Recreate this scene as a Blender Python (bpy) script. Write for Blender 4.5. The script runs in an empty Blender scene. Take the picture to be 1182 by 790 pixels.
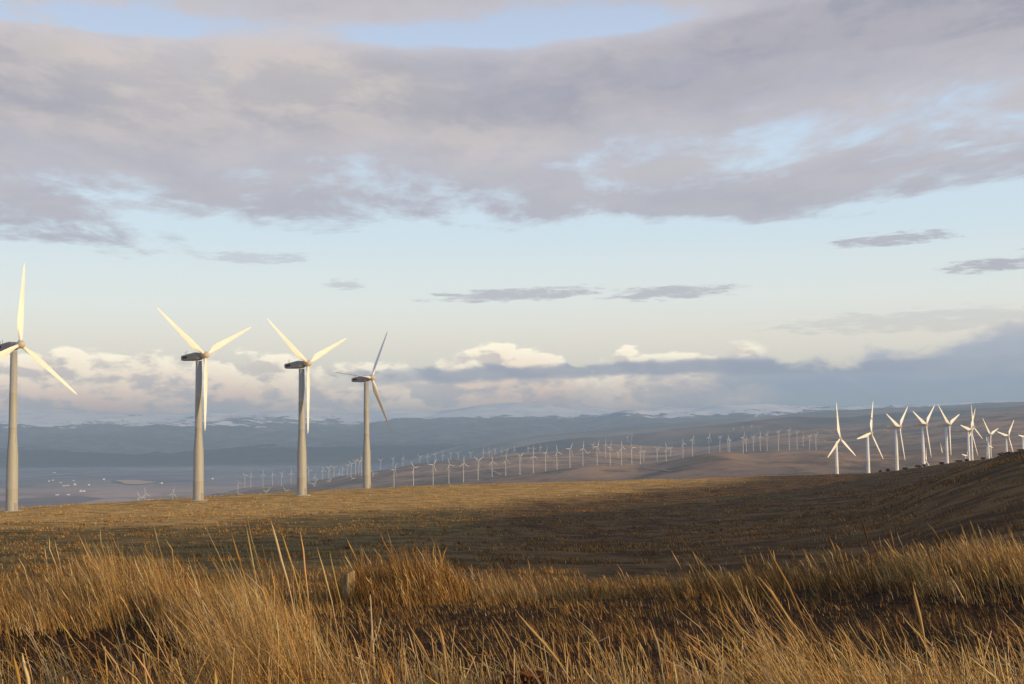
import bpy, bmesh, math, random
import numpy as np
from mathutils import Matrix, Vector, Euler

random.seed(7)
RNG = np.random.default_rng(11)
R = math.radians
SC = bpy.context.scene
COL = SC.collection

# ------------------------------------------------------------------ camera
PW, PH = 1182.0, 790.0
F = 1500.0                       # focal length in pixels of a 1182 px wide frame
PITCH = math.atan(105.0 / F)     # eye level a little below the middle of the frame
ROLL = R(0.7)
EYE = 0.0                        # eye height is z = 0, the ground lies below
cam = bpy.data.cameras.new('camera')
cam.sensor_width = 36.0
cam.lens = F / PW * 36.0
cam.clip_start = 0.2
cam.clip_end = 200000.0
cam_o = bpy.data.objects.new('camera', cam)
COL.objects.link(cam_o)
CAM_ROT = Euler((math.pi / 2 + PITCH, 0, 0)).to_matrix() @ Matrix.Rotation(-ROLL, 3, 'Z')
cam_o.matrix_world = Matrix.Translation((0, 0, EYE)) @ CAM_ROT.to_4x4()
SC.camera = cam_o
CR = np.array(CAM_ROT)


def at(px, py, depth):
    """world point seen at a photo position and a given distance forward"""
    px = np.asarray(px, float); py = np.asarray(py, float)
    v = np.stack([(px - PW / 2) / F, (PH / 2 - py) / F, -np.ones_like(px * py)], -1) @ CR.T
    return v * (np.asarray(depth, float) / v[..., 1])[..., None]


# ------------------------------------------------------------------ light
SUN_AZ = R(121.0)                # clockwise from the view direction
SUN_EL = R(7.8)
SDIR = Vector((math.sin(SUN_AZ) * math.cos(SUN_EL), math.cos(SUN_AZ) * math.cos(SUN_EL), math.sin(SUN_EL)))
sun = bpy.data.lights.new('sun', 'SUN')
sun.energy = 5.0
sun.angle = R(0.53)
sun.color = (1.0, 0.72, 0.36)
sun_o = bpy.data.objects.new('sun', sun)
COL.objects.link(sun_o)
sun_o.rotation_euler = (-SDIR).to_track_quat('-Z', 'Y').to_euler()
sun_o.location = (300, -200, 200)

SC.view_settings.view_transform = 'Standard'
SC.view_settings.look = 'None'
SC.view_settings.exposure = 0.12
SC.view_settings.gamma = 1.0
SC.view_settings.use_curve_mapping = False
try:
    SC.cycles.use_denoising = True
    SC.cycles.denoiser = 'OPENIMAGEDENOISE'
    SC.cycles.max_bounces = 5
    SC.cycles.volume_bounces = 0
    SC.cycles.transparent_max_bounces = 4
    SC.cycles.sample_clamp_indirect = 4
except Exception:
    pass


class NT:
    """small helper to write node trees as expressions"""
    def __init__(self, tree):
        self.t = tree
        self.n = tree.nodes
        self.l = tree.links

    def node(self, kind, **kw):
        nd = self.n.new(kind)
        for k, v in kw.items():
            setattr(nd, k, v)
        return nd

    def put(self, sock, v):
        if hasattr(v, 'is_linked') or isinstance(v, bpy.types.NodeSocket):
            self.l.new(v, sock)
        elif v is not None:
            if sock.type == 'RGBA' and len(v) == 3:
                v = (*v, 1)
            sock.default_value = v

    def m(self, op, a, b=None, c=None, clamp=False):
        nd = self.node('ShaderNodeMath', operation=op, use_clamp=clamp)
        for s, v in zip(nd.inputs, (a, b, c)):
            self.put(s, v)
        return nd.outputs[0]

    def add(self, a, b): return self.m('ADD', a, b)
    def sub(self, a, b): return self.m('SUBTRACT', a, b)
    def mul(self, a, b): return self.m('MULTIPLY', a, b)

    def step(self, x, lo, hi, a=0.0, b=1.0):
        nd = self.node('ShaderNodeMapRange', interpolation_type='SMOOTHSTEP')
        for i, v in enumerate((x, lo, hi, a, b)):
            self.put(nd.inputs[i], v)
        return nd.outputs[0]

    def lin(self, x, lo, hi, a=0.0, b=1.0):
        nd = self.node('ShaderNodeMapRange')
        for i, v in enumerate((x, lo, hi, a, b)):
            self.put(nd.inputs[i], v)
        return nd.outputs[0]

    def mix(self, f, a, b, mode='MIX'):
        nd = self.node('ShaderNodeMix', data_type='RGBA', blend_type=mode)
        self.put(nd.inputs[0], f); self.put(nd.inputs[6], a); self.put(nd.inputs[7], b)
        return nd.outputs[2]

    def xyz(self, x, y, z):
        nd = self.node('ShaderNodeCombineXYZ')
        for s, v in zip(nd.inputs, (x, y, z)):
            self.put(s, v)
        return nd.outputs[0]

    def sep(self, v):
        nd = self.node('ShaderNodeSeparateXYZ')
        self.l.new(v, nd.inputs[0])
        return nd.outputs

    def noise(self, vec, scale, detail=4, rough=0.5, dist=0.0, out=0):
        nd = self.node('ShaderNodeTexNoise')
        if vec is not None:
            self.l.new(vec, nd.inputs['Vector'])
        self.put(nd.inputs['Scale'], scale); nd.inputs['Detail'].default_value = detail
        nd.inputs['Roughness'].default_value = rough; nd.inputs['Distortion'].default_value = dist
        return nd.outputs[out]

    def curve(self, x, pts):
        """piecewise-linear function through (x, y) points, as a sum of colour-ramp stops"""
        lo, hi = pts[0][0], pts[-1][0]
        ys = [p[1] for p in pts]
        a, b = min(ys), max(ys)
        t = self.lin(x, lo, hi)
        rp = self.node('ShaderNodeValToRGB')
        el = rp.color_ramp.elements
        while len(el) > 1:
            el.remove(el[-1])
        for i, (px_, v) in enumerate(pts):
            p = (px_ - lo) / (hi - lo)
            e = el[0] if i == 0 else el.new(p)
            e.position = p
            g = (v - a) / (b - a) if b > a else 0
            e.color = (g, g, g, 1)
        self.l.new(t, rp.inputs[0])
        return self.lin(rp.outputs[0], 0, 1, a, b)

    def ramp(self, x, stops):
        rp = self.node('ShaderNodeValToRGB')
        el = rp.color_ramp.elements
        while len(el) > 1:
            el.remove(el[-1])
        for i, (p, c) in enumerate(stops):
            e = el[0] if i == 0 else el.new(p)
            e.position = p
            e.color = (*c, 1)
        self.put(rp.inputs[0], x)
        return rp.outputs[0]


# ------------------------------------------------------------------ sky
world = bpy.data.worlds.new('World')
SC.world = world
world.use_nodes = True
W = NT(world.node_tree)
W.n.clear()
SKY_STRENGTH = 0.12


def srgb(r, g, b):
    f = lambda c: ((c / 255 + 0.055) / 1.055) ** 2.4 if c > 10 else c / 255 / 12.92
    return (f(r), f(g), f(b))


def glow(r, g, b, k=1.0):
    return tuple(c * k / SKY_STRENGTH for c in srgb(r, g, b))


sky = W.node('ShaderNodeTexSky', sky_type='NISHITA')
sky.sun_disc = False
sky.sun_elevation = SUN_EL
sky.sun_rotation = SUN_AZ
sky.altitude = 600
sky.air_density = 1.0
sky.dust_density = 1.6
sky.ozone_density = 1.2
tc = W.node('ShaderNodeTexCoord')
dirv = tc.outputs['Generated']
dx, dy, dz = W.sep(dirv)
el = W.m('ARCSINE', dz)
az = W.m('ARCTAN2', dx, dy)
elp = W.mul(el, F)               # elevation and azimuth in units of 1/1500 rad
azp = W.mul(az, F)
# clear sky: the Nishita sky, leaning towards the milky turquoise and cream of a moist evening
clear = W.ramp(W.lin(elp, 0, 600), [
    (0.00, glow(244, 228, 206, 1.15)), (0.17, glow(250, 240, 220, 1.14)), (0.25, glow(238, 241, 234, 1.13)),
    (0.38, glow(214, 231, 240, 1.10)), (0.58, glow(198, 217, 238, 1.1)), (0.80, glow(190, 206, 232)), (1.0, glow(120, 155, 215))])
base = W.mix(0.86, sky.outputs[0], clear)

# high deck of stratocumulus, laid out on a plane overhead so that it foreshortens to the horizon
zz = W.m('MAXIMUM', W.add(dz, 0.035), 0.02)
pxn = W.m('DIVIDE', dx, zz)
pyn = W.m('DIVIDE', dy, zz)
pl = W.xyz(W.add(pxn, W.mul(pyn, 0.10)), W.sub(W.mul(pyn, 0.62), W.mul(pxn, 0.08)), 3.7)
warp = W.noise(pl, 0.9, 3, 0.5, out=1)
wv = W.node('ShaderNodeVectorMath', operation='MULTIPLY_ADD')
W.l.new(warp, wv.inputs[0]); wv.inputs[1].default_value = (0.5, 0.5, 0); W.l.new(pl, wv.inputs[2])
plw = wv.outputs[0]
n_big = W.noise(plw, 0.70, 8, 0.56)
n_det = W.noise(plw, 3.0, 10, 0.66)
cen = W.m('DIVIDE', W.sub(azp, 40), 230)
tilt = W.sub(W.add(elp, W.mul(W.m('MAXIMUM', azp, 0.0), -0.085)), W.mul(W.step(elp, 420, 340), W.m('DIVIDE', 34.0, W.add(1.0, W.mul(cen, cen)))))
bias = W.curve(tilt, [(150, -0.9), (178, -0.34), (196, -0.10), (215, 0.03), (245, 0.05), (280, 0.05), (320, 0.19), (360, 0.30), (418, 0.30),
                      (436, 0.14), (446, -0.02), (458, -0.03), (472, 0.10), (500, 0.2), (640, 0.08), (900, 0.0)])
dens = W.add(W.add(W.mul(n_big, 0.85), W.mul(n_det, 0.50)), W.sub(W.add(bias, W.mul(W.step(azp, 60, 330), W.mul(W.step(elp, 410, 440), 0.22))), 0.10))
deck_a = W.step(dens, 0.53, 0.67)
deck_c = W.mix(W.step(W.noise(plw, 0.8, 6, 0.6), 0.36, 0.66), glow(164, 162, 174), glow(200, 191, 187))
shd = W.node('ShaderNodeVectorMath', operation='ADD')
W.l.new(plw, shd.inputs[0]); shd.inputs[1].default_value = (0.03, 0.13, 0)
n_det2 = W.noise(shd.outputs[0], 3.0, 10, 0.66)
rip = W.add(0.5, W.mul(W.sub(n_det, n_det2), 1.0))
deck_c = W.mix(W.step(rip, 0.40, 0.60), W.mix(1.0, deck_c, (0.86, 0.87, 0.91), 'MULTIPLY'), W.mix(1.0, deck_c, (1.09, 1.06, 1.02), 'MULTIPLY'))
deck_c = W.mix(W.step(dens, 0.6, 0.95), W.mix(0.6, deck_c, glow(205, 200, 206)), deck_c)
low = W.step(tilt, 190, 330)
deck_c = W.mix(low, W.mix(0.55, deck_c, glow(158, 162, 180)), deck_c)
c1 = W.mix(W.mul(deck_a, 0.93), base, deck_c)

# a few thin lens-shaped wisps in the clear band
ae = W.xyz(W.mul(azp, 0.0075), W.mul(elp, 0.045), 0.0)
n_w = W.noise(ae, 4.0, 8, 0.68)
for (wx, wy, lx, ly, s, tlt) in [(600, 340, 120, 9, .75, -.03), (778, 339, 85, 9, .75, -.03), (1037, 285, 78, 8, .85, -.03),
                                 (1150, 318, 62, 9, .9, -.06), (398, 330, 26, 7, .5, 0), (290, 302, 70, 8, .45, 0),
                                 (1075, 376, 190, 15, .3, -.01), (1290, 300, 90, 9, .8, -.02), (-160, 330, 110, 10, .7, 0)]:
    a0 = math.atan((wx - PW / 2) / F) * F
    e0 = 500 - wy + (wx - PW / 2) * -math.tan(ROLL) * -1 * -1
    du = W.m('DIVIDE', W.sub(azp, a0), lx)
    dv = W.m('DIVIDE', W.sub(W.sub(elp, e0), W.mul(W.sub(azp, a0), -tlt)), ly)
    r2 = W.add(W.mul(du, du), W.mul(dv, dv))
    q = W.sub(W.add(1.0, W.mul(W.sub(n_w, 0.5), 4.6)), r2)
    c1 = W.mix(W.mul(W.step(q, 0.0, 0.9), s), c1, glow(180, 178, 188))

# the cumulus bank over the mountains
bk = W.xyz(W.mul(azp, 0.0135), W.mul(elp, 0.026), 5.2)
wb = W.noise(bk, 1.1, 4, 0.55, out=1)
wv2 = W.node('ShaderNodeVectorMath', operation='MULTIPLY_ADD')
W.l.new(wb, wv2.inputs[0]); wv2.inputs[1].default_value = (0.45, 0.35, 0); W.l.new(bk, wv2.inputs[2])
bkw = wv2.outputs[0]
b1 = W.noise(bkw, 1.3, 10, 0.55)
sh = W.node('ShaderNodeVectorMath', operation='ADD')
W.l.new(bkw, sh.inputs[0]); sh.inputs[1].default_value = (0.16, 0.20, 0)
b2 = W.noise(sh.outputs[0], 1.3, 10, 0.55)
top = W.curve(azp, [(-2400, 85), (-900, 90), (-572, 94), (-420, 100), (-360, 92), (-250, 90), (-190, 82), (-60, 92), (-20, 106),
                    (50, 104), (75, 80), (110, 78), (128, 98), (165, 88), (200, 100), (290, 96), (320, 76), (352, 82), (470, 96), (530, 112),
                    (570, 122), (900, 130), (2400, 100)])
edge = W.sub(W.add(top, W.mul(W.sub(b1, 0.5), 70.0)), elp)
bank_a = W.step(edge, 0.0, W.lin(azp, 150, 420, 8.0, 24.0))
lit = W.step(W.sub(b1, b2), -0.10, 0.06)
depth_in = W.lin(edge, 0, 70)
sunny = W.ramp(W.lin(edge, 0, 130), [(0, glow(255, 246, 216, 1.5)), (0.25, glow(255, 230, 198, 1.42)), (0.5, glow(252, 206, 176, 1.3)), (0.75, glow(238, 188, 170, 1.18)), (1.0, glow(165, 166, 184))])
shady = W.ramp(W.lin(edge, 0, 120), [(0, glow(240, 226, 206, 1.1)), (0.3, glow(222, 204, 196)), (0.6, glow(206, 186, 184)), (1.0, glow(138, 150, 176))])
bank_l = W.mix(lit, shady, sunny)
# the grey, unlit part of the bank to the right, and the dark stratus stripe through its middle
right = W.step(W.add(azp, W.mul(W.sub(b1, 0.5), 500.0)), 90, 330)
greyc = W.ramp(W.lin(W.add(elp, W.mul(W.sub(b1, 0.5), 80)), 0, 120), [(0, glow(142, 160, 188)), (0.25, glow(164, 175, 194)), (0.42, glow(150, 165, 190)), (0.6, glow(180, 184, 196)), (0.8, glow(180, 186, 202)), (1.0, glow(204, 202, 204))])
rim = W.mul(W.step(edge, 16.0, 2.0), W.mul(W.step(azp, 430, 540), lit))
greyc = W.mix(rim, greyc, glow(246, 232, 210))
bank_c = W.mix(right, bank_l, greyc)
st_y = W.curve(azp, [(-900, 30), (-240, 60), (-150, 66), (0, 70), (120, 72), (330, 72), (900, 60)])
sv = W.m('DIVIDE', W.sub(W.add(elp, W.mul(W.sub(b1, 0.5), 22)), st_y), 9.5)
stripe = W.mul(W.step(W.mul(sv, sv), 1.3, 0.1), W.mul(W.step(W.add(azp, W.mul(W.sub(b2, .5), 200)), -280, -90), W.step(azp, 620, 330)))
cumtop = W.mul(W.step(W.sub(elp, st_y), 6.0, 16.0), W.mul(W.step(azp, -70, -20), W.step(azp, 320, 270)))
bank_c = W.mix(cumtop, bank_c, bank_l)
bank_c = W.mix(W.mul(stripe, 0.85), bank_c, glow(150, 156, 178))
base_l = W.step(W.add(elp, W.mul(W.sub(b1, .5), 26)), 32, 8)
bank_c = W.mix(W.mul(base_l, 0.85), bank_c, glow(132, 146, 174))
c2 = W.mix(bank_a, c1, bank_c)
below = W.step(elp, 0, -60)
c3 = W.mix(below, c2, glow(120, 116, 120))
bg = W.node('ShaderNodeBackground')
W.l.new(c3, bg.inputs[0])
bg.inputs[1].default_value = SKY_STRENGTH
wo = W.node('ShaderNodeOutputWorld')
W.l.new(bg.outputs[0], wo.inputs[0])


# ------------------------------------------------------------------ numeric noise
_perm = np.random.default_rng(3).permutation(512)
_perm = np.concatenate([_perm, _perm, _perm])
_g = np.random.default_rng(4).uniform(0, 2 * np.pi, 512)
_gx, _gy = np.cos(_g), np.sin(_g)


def perlin(x, y):
    xi = np.floor(x).astype(int); yi = np.floor(y).astype(int)
    xf = x - xi; yf = y - yi
    u = xf ** 3 * (xf * (xf * 6 - 15) + 10); v = yf ** 3 * (yf * (yf * 6 - 15) + 10)
    def gr(i, j):
        h = _perm[_perm[(xi + i) & 511] + ((yi + j) & 511)]
        return _gx[h] * (xf - i) + _gy[h] * (yf - j)
    return (gr(0, 0) * (1 - u) + gr(1, 0) * u) * (1 - v) + (gr(0, 1) * (1 - u) + gr(1, 1) * u) * v


def fbm(x, y, o=4, g=0.5, ridged=False):
    s = 0; a = 1
    for k in range(o):
        n = perlin(x + 17.3 * k, y - 9.1 * k)
        if ridged:
            n = 0.5 - np.abs(n) * 1.6
        s = s + a * n
        x = x * 2.03; y = y * 2.03; a *= g
    return s


def sstep(x, lo, hi):
    t = np.clip((x - lo) / (hi - lo), 0, 1)
    return t * t * (3 - 2 * t)


def smooth_interp(x, xs, ys):
    """monotone-ish smooth interpolation (cubic Hermite, finite-difference slopes)"""
    xs = np.asarray(xs, float); ys = np.asarray(ys, float)
    d = np.diff(ys) / np.diff(xs)
    mm = np.concatenate([[d[0]], np.where(d[:-1] * d[1:] > 0, 2 * d[:-1] * d[1:] / (d[:-1] + d[1:] + 1e-12), 0), [d[-1]]])
    x = np.clip(x, xs[0], xs[-1])
    i = np.clip(np.searchsorted(xs, x) - 1, 0, len(xs) - 2)
    h = xs[i + 1] - xs[i]; t = (x - xs[i]) / h
    return ((2 * t ** 3 - 3 * t ** 2 + 1) * ys[i] + (t ** 3 - 2 * t ** 2 + t) * h * mm[i]
            + (-2 * t ** 3 + 3 * t ** 2) * ys[i + 1] + (t ** 3 - t ** 2) * h * mm[i + 1])


# ------------------------------------------------------------------ near ground
CU, CN = math.sin(SUN_AZ), math.cos(SUN_AZ)


def ground_z(x, y, rough=True):
    x = np.asarray(x, float); y = np.asarray(y, float)
    z = smooth_interp(y, [-400, -20, 0, 4, 8, 12, 15, 25, 40, 60, 100, 150, 200, 300, 380, 450, 520, 640],
                      [-3.0, -1.5, -1.42, -1.52, -1.88, -2.32, -2.72, -3.45, -4.6, -6.2, -9.0, -12.0, -14.3, -17.8, -19.5, -20.0, -20.2, -21.5])
    z = z - 0.0122 * x
    u = -CU * x - CN * y          # distance away from the sun
    n = -CN * x + CU * y
    q = u / np.maximum(n, 14.0)
    S = smooth_interp(q, [-4, -1.6, -.6, -.28, 0, .165, .217, .284, .36, .43, .52, .7], [18, 22, 23, 22, 16.5, 12.0, 8.6, 3.4, 1.6, .5, 0, 0])
    A = smooth_interp(n, [10, 30, 44, 60, 94, 125, 210, 300, 500, 700], [0, 0, .10, .42, .62, .72, .96, 1.0, .95, .8])
    Av = smooth_interp(n, [10, 35, 60, 100, 150, 210, 300, 500, 700], [0, .05, .16, .42, .75, .97, 1.0, .95, .8])
    z = z + S * (A + (Av - A) * sstep(q, -.3, .08))
    z = z - 0.00013 * np.clip(-x, 0, None) ** 2
    crest = np.clip(520 + 0.9 * x, 330, 575)
    z = z - 0.00075 * np.clip(y - crest, 0, None) ** 2
    # hummocks that carry the taller grass, hollow between them
    def bump(cx, cy, rx, ry, h):
        return h * np.exp(-((x - cx) / rx) ** 2 - ((y - cy) / ry) ** 2)
    z = z + bump(-1.5, 7.6, 1.1, 1.5, .16) + bump(-6.5, 20.5, 4, 2.6, .25) + bump(-2.4, 28, 2.6, 2.4, .15)
    z = z + bump(9.8, 25, 4.5, 4, .55) + bump(4.5, 26, 4, 3, .25) + bump(1.8, 7.2, 1.2, 1.5, .12)
    z = z - bump(1.5, 14.8, 9, 2.2, .42) - bump(-6, 14.8, 4, 2.2, .30)
    if rough:
        r = np.hypot(x, y)
        z = z + 0.085 * fbm(x / .75, y / .75, 3) * sstep(r, 2, 4) * sstep(r, 36, 16)
        z = z + 0.10 * fbm(x / 2.3, y / 2.3, 4) * sstep(r, 1, 6) + 0.30 * fbm(x / 17, y / 17, 3) * sstep(r, 10, 60)
        z = z + 0.5 * fbm(x / 60 + 5, y / 60, 3) * sstep(r, 60, 200)
    return z


def new_mesh(name, verts, faces, smooth=False, mat=None):
    """verts (n,3) array, faces (m,k) array of one face size"""
    me = bpy.data.meshes.new(name)
    verts = np.asarray(verts, np.float32); faces = np.asarray(faces, np.int32)
    k = faces.shape[1]
    me.vertices.add(len(verts)); me.vertices.foreach_set('co', verts.ravel())
    me.loops.add(faces.size); me.loops.foreach_set('vertex_index', faces.ravel())
    me.polygons.add(len(faces))
    me.polygons.foreach_set('loop_start', np.arange(0, faces.size, k, dtype=np.int32))
    me.update(calc_edges=True)
    if smooth:
        me.polygons.foreach_set('use_smooth', np.ones(len(faces), bool))
    if mat:
        me.materials.append(mat)
    return me


def grid_faces(nr, nc):
    i = np.arange(nr - 1)[:, None] * nc + np.arange(nc - 1)[None]
    i = i.ravel()
    return np.stack([i, i + 1, i + nc + 1, i + nc], 1)


def obj(name, me, parent=None, loc=None, **props):
    o = bpy.data.objects.new(name, me)
    COL.objects.link(o)
    if parent:
        o.parent = parent
    if loc is not None:
        o.location = loc
    for k, v in props.items():
        o[k] = v
    return o


# ------------------------------------------------------------------ materials
def material(name, rough=0.9, spec=0.2):
    mt = bpy.data.materials.new(name)
    mt.use_nodes = True
    t = NT(mt.node_tree)
    b = mt.node_tree.nodes['Principled BSDF']
    b.inputs['Roughness'].default_value = rough
    b.inputs['Specular IOR Level'].default_value = spec
    return mt, t, b


def pos(t):
    return t.node('ShaderNodeNewGeometry').outputs['Position']


def scaled(t, v, s):
    nd = t.node('ShaderNodeVectorMath', operation='MULTIPLY')
    t.l.new(v, nd.inputs[0]); nd.inputs[1].default_value = s
    return nd.outputs[0]


def bump(t, b, h, dist, strength=1.0):
    nd = t.node('ShaderNodeBump')
    nd.inputs['Distance'].default_value = dist
    nd.inputs['Strength'].default_value = strength
    t.l.new(h, nd.inputs['Height'])
    t.l.new(nd.outputs[0], b.inputs['Normal'])


M_field, t, b = material('dry_turf', 1.0, 0.05)
p = pos(t)
fx, fy, fz = t.sep(p)
n1 = t.noise(p, 0.03, 5, 0.6, 0.6)
n2 = t.noise(p, 0.16, 6, 0.65)
n3 = t.noise(p, 0.9, 6, 0.7)
n4 = t.noise(p, 6.0, 5, 0.7)
# sunlit crest painted gold, hill shade in the dip painted dark, olive grass to the left
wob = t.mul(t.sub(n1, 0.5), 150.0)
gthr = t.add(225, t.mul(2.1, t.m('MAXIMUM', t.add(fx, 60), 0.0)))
lit_crest = t.step(t.sub(t.add(fy, wob), gthr), -50, 50)
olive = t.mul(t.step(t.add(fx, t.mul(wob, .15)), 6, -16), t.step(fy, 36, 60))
shaded_scrub = t.mix(t.step(n2, 0.40, 0.62), (0.056, 0.033, 0.016), (0.180, 0.104, 0.042))
shaded_scrub = t.mix(t.mul(t.step(n1, 0.5, 0.66), 0.45), shaded_scrub, (0.100, 0.090, 0.034))
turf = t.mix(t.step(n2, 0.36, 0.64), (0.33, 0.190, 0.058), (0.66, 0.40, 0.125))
c = t.mix(t.mul(olive, 0.75), shaded_scrub, t.mix(t.step(n2, 0.38, 0.62), (0.095, 0.078, 0.028), (0.23, 0.165, 0.058)))
c = t.mix(lit_crest, c, turf)
c = t.mix(t.mul(t.step(n3, 0.52, 0.68), t.sub(0.7, t.mul(lit_crest, 0.35))), c, (0.050, 0.030, 0.015))
c = t.mix(t.mul(t.step(n4, 0.50, 0.70), 0.35), c, (0.26, 0.165, 0.065))
soil = t.mix(t.step(n4, 0.4, 0.65), (0.024, 0.014, 0.008), (0.075, 0.040, 0.018))
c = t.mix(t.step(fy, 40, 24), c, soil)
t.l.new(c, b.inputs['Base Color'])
bump(t, b, t.add(t.mul(n3, 0.8), t.mul(n4, 0.25)), 0.3, 0.8)

M_hill, t, b = material('brown_hillside', 1.0, 0.05)
p = pos(t)
n1 = t.noise(p, 0.0016, 5, 0.6, 0.8)
n2 = t.noise(p, 0.009, 6, 0.65)
n3 = t.noise(p, 0.05, 5, 0.7)
c = t.mix(t.step(n1, 0.36, 0.64), (0.22, 0.145, 0.092), (0.46, 0.275, 0.150))
c = t.mix(t.mul(t.step(n2, 0.47, 0.62), 0.75), c, (0.095, 0.078, 0.050))
c = t.mix(t.mul(t.step(n3, 0.5, 0.72), 0.5), c, (0.44, 0.28, 0.16))
t.l.new(c, b.inputs['Base Color'])
bump(t, b, t.add(n2, t.mul(n3, 0.3)), 9.0, 0.7)

M_valley, t, b = material('valley_farmland', 1.0, 0.05)
p = pos(t)
ps = scaled(t, p, (1.0, 0.55, 1.0))
vo = t.node('ShaderNodeTexVoronoi', feature='F1')
t.l.new(ps, vo.inputs['Vector']); vo.inputs['Scale'].default_value = 0.0016
patch = t.sep(vo.outputs['Color'])[0]
n1 = t.noise(p, 0.00022, 5, 0.6)
n2 = t.noise(p, 0.0022, 5, 0.65)
c = t.mix(patch, (0.17, 0.12, 0.095), (0.56, 0.37, 0.26))
c = t.mix(t.mul(t.step(n2, 0.45, 0.65), .6), c, (0.12, 0.096, 0.080))
yy = t.sep(p)[1]
cloud_shade = t.step(t.add(yy, t.mul(t.sub(n1, 0.5), 9000)), 6200, 10500)  # darker bluish tone painted in for cloud shade on the far plain
c = t.mix(cloud_shade, c, t.mix(t.step(n2, 0.4, 0.62), (0.12, 0.13, 0.14), (0.27, 0.24, 0.23)))
t.l.new(c, b.inputs['Base Color'])

M_mount, t, b = material('snowy_mountain', 1.0, 0.05)
p = pos(t)
n1 = t.noise(p, 0.0011, 7, 0.65, 0.5)
n2 = t.noise(p, 0.005, 6, 0.7)
zz_ = t.sep(p)[2]
nz = t.sep(t.node('ShaderNodeNewGeometry').outputs['Normal'])[2]
n0 = t.noise(p, 0.00035, 3, 0.5)
snow = t.step(t.add(t.add(t.add(zz_, t.mul(t.sub(n0, 0.5), 520.0)), t.mul(t.sub(n1, 0.5), 420.0)), t.mul(t.sub(n2, 0.5), 520)), 205, 245)
c = t.mix(t.step(n2, 0.4, 0.65), (0.06, 0.07, 0.085), (0.15, 0.15, 0.155))
c = t.mix(snow, c, (0.82, 0.82, 0.84))
t.l.new(c, b.inputs['Base Color'])

M_foothill, t, b = material('cloud_shaded_foothill', 1.0, 0.05)  # dark base tones stand in for cloud shade over the foothills
p = pos(t)
n1 = t.noise(p, 0.0008, 6, 0.65, 0.6)
n2 = t.noise(p, 0.005, 6, 0.7)
c = t.mix(t.step(n1, 0.4, 0.62), (0.10, 0.10, 0.095), (0.27, 0.20, 0.15))
c = t.mix(t.mul(t.step(n2, 0.46, 0.68), 0.5), c, (0.20, 0.15, 0.11))
t.l.new(c, b.inputs['Base Color'])


def plain(name, col, rough=0.6, spec=0.3, var=0.12, scale=0.6):
    mt, t, b = material(name, rough, spec)
    n = t.noise(pos(t), scale, 6, 0.65)
    t.l.new(t.mix(t.step(n, 0.35, 0.7), tuple(c * (1 - var) for c in col), tuple(min(1, c * (1 + var * .5)) for c in col)), b.inputs['Base Color'])
    return mt


def tower_paint(name, col):
    mt, t, b = material(name, 0.55, 0.35)
    tcn = t.node('ShaderNodeTexCoord').outputs['Object']
    streak = t.noise(scaled(t, tcn, (1.6, 1.6, 0.06)), 1.5, 6, 0.65)
    blot = t.noise(tcn, 0.35, 4, 0.6)
    c = t.mix(t.step(streak, 0.42, 0.72), col, tuple(v * 0.80 for v in col))
    c = t.mix(t.mul(t.step(blot, 0.45, 0.7), 0.5), c, tuple(v * 0.88 for v in col))
    t.l.new(c, b.inputs['Base Color'])
    return mt


M_tower = tower_paint('weathered_tower_paint', (0.37, 0.365, 0.335))
M_tower_w = tower_paint('white_tower_paint', (0.78, 0.77, 0.74))
M_tower_far = tower_paint('pale_grey_tower_paint', (0.70, 0.69, 0.66))
M_nacelle = plain('grey_nacelle_shell', (0.30, 0.28, 0.255), 0.55, 0.3)
M_seam = plain('dark_vent', (0.05, 0.045, 0.04), 0.6, 0.2)
M_blade = plain('cream_blade_gelcoat', (0.80, 0.79, 0.74), 0.42, 0.4, 0.06, 0.3)
M_blade_w = plain('white_blade_gelcoat', (0.82, 0.81, 0.78), 0.42, 0.4, 0.05, 0.3)
M_hub = plain('beige_hub_paint', (0.56, 0.49, 0.38), 0.5, 0.3)
M_concrete = plain('pale_concrete', (0.38, 0.36, 0.32), 0.9, 0.1)
M_wall_w = plain('white_render_wall', (0.80, 0.78, 0.75), 0.8, 0.2)
M_roof_w = plain('pale_metal_roof', (0.72, 0.72, 0.73), 0.5, 0.4)
M_roof_r = plain('rusty_roof', (0.42, 0.24, 0.17), 0.7, 0.2)
M_glass = plain('dark_window', (0.03, 0.035, 0.04), 0.15, 0.5)
M_track = plain('dusty_track', (0.38, 0.27, 0.19), 1.0, 0.05, 0.15, 0.02)
M_tan = plain('stubble_field', (0.64, 0.41, 0.23), 1.0, 0.05, 0.15, 0.01)

# dry grass: each blade carries its own straw colour
M_grass = bpy.data.materials.new('dry_grass_blade')
M_grass.use_nodes = True
t = NT(M_grass.node_tree)
t.n.clear()
at_ = t.node('ShaderNodeAttribute', attribute_name='blade_colour')
df = t.node('ShaderNodeBsdfPrincipled')
df.inputs['Roughness'].default_value = 0.6
df.inputs['Specular IOR Level'].default_value = 0.25
t.l.new(at_.outputs['Color'], df.inputs['Base Color'])
tr = t.node('ShaderNodeBsdfTranslucent')
t.l.new(at_.outputs['Color'], tr.inputs['Color'])
mx = t.node('ShaderNodeMixShader')
mx.inputs[0].default_value = 0.3
t.l.new(df.outputs[0], mx.inputs[1]); t.l.new(tr.outputs[0], mx.inputs[2])
out = t.node('ShaderNodeOutputMaterial')
t.l.new(mx.outputs[0], out.inputs[0])

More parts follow.
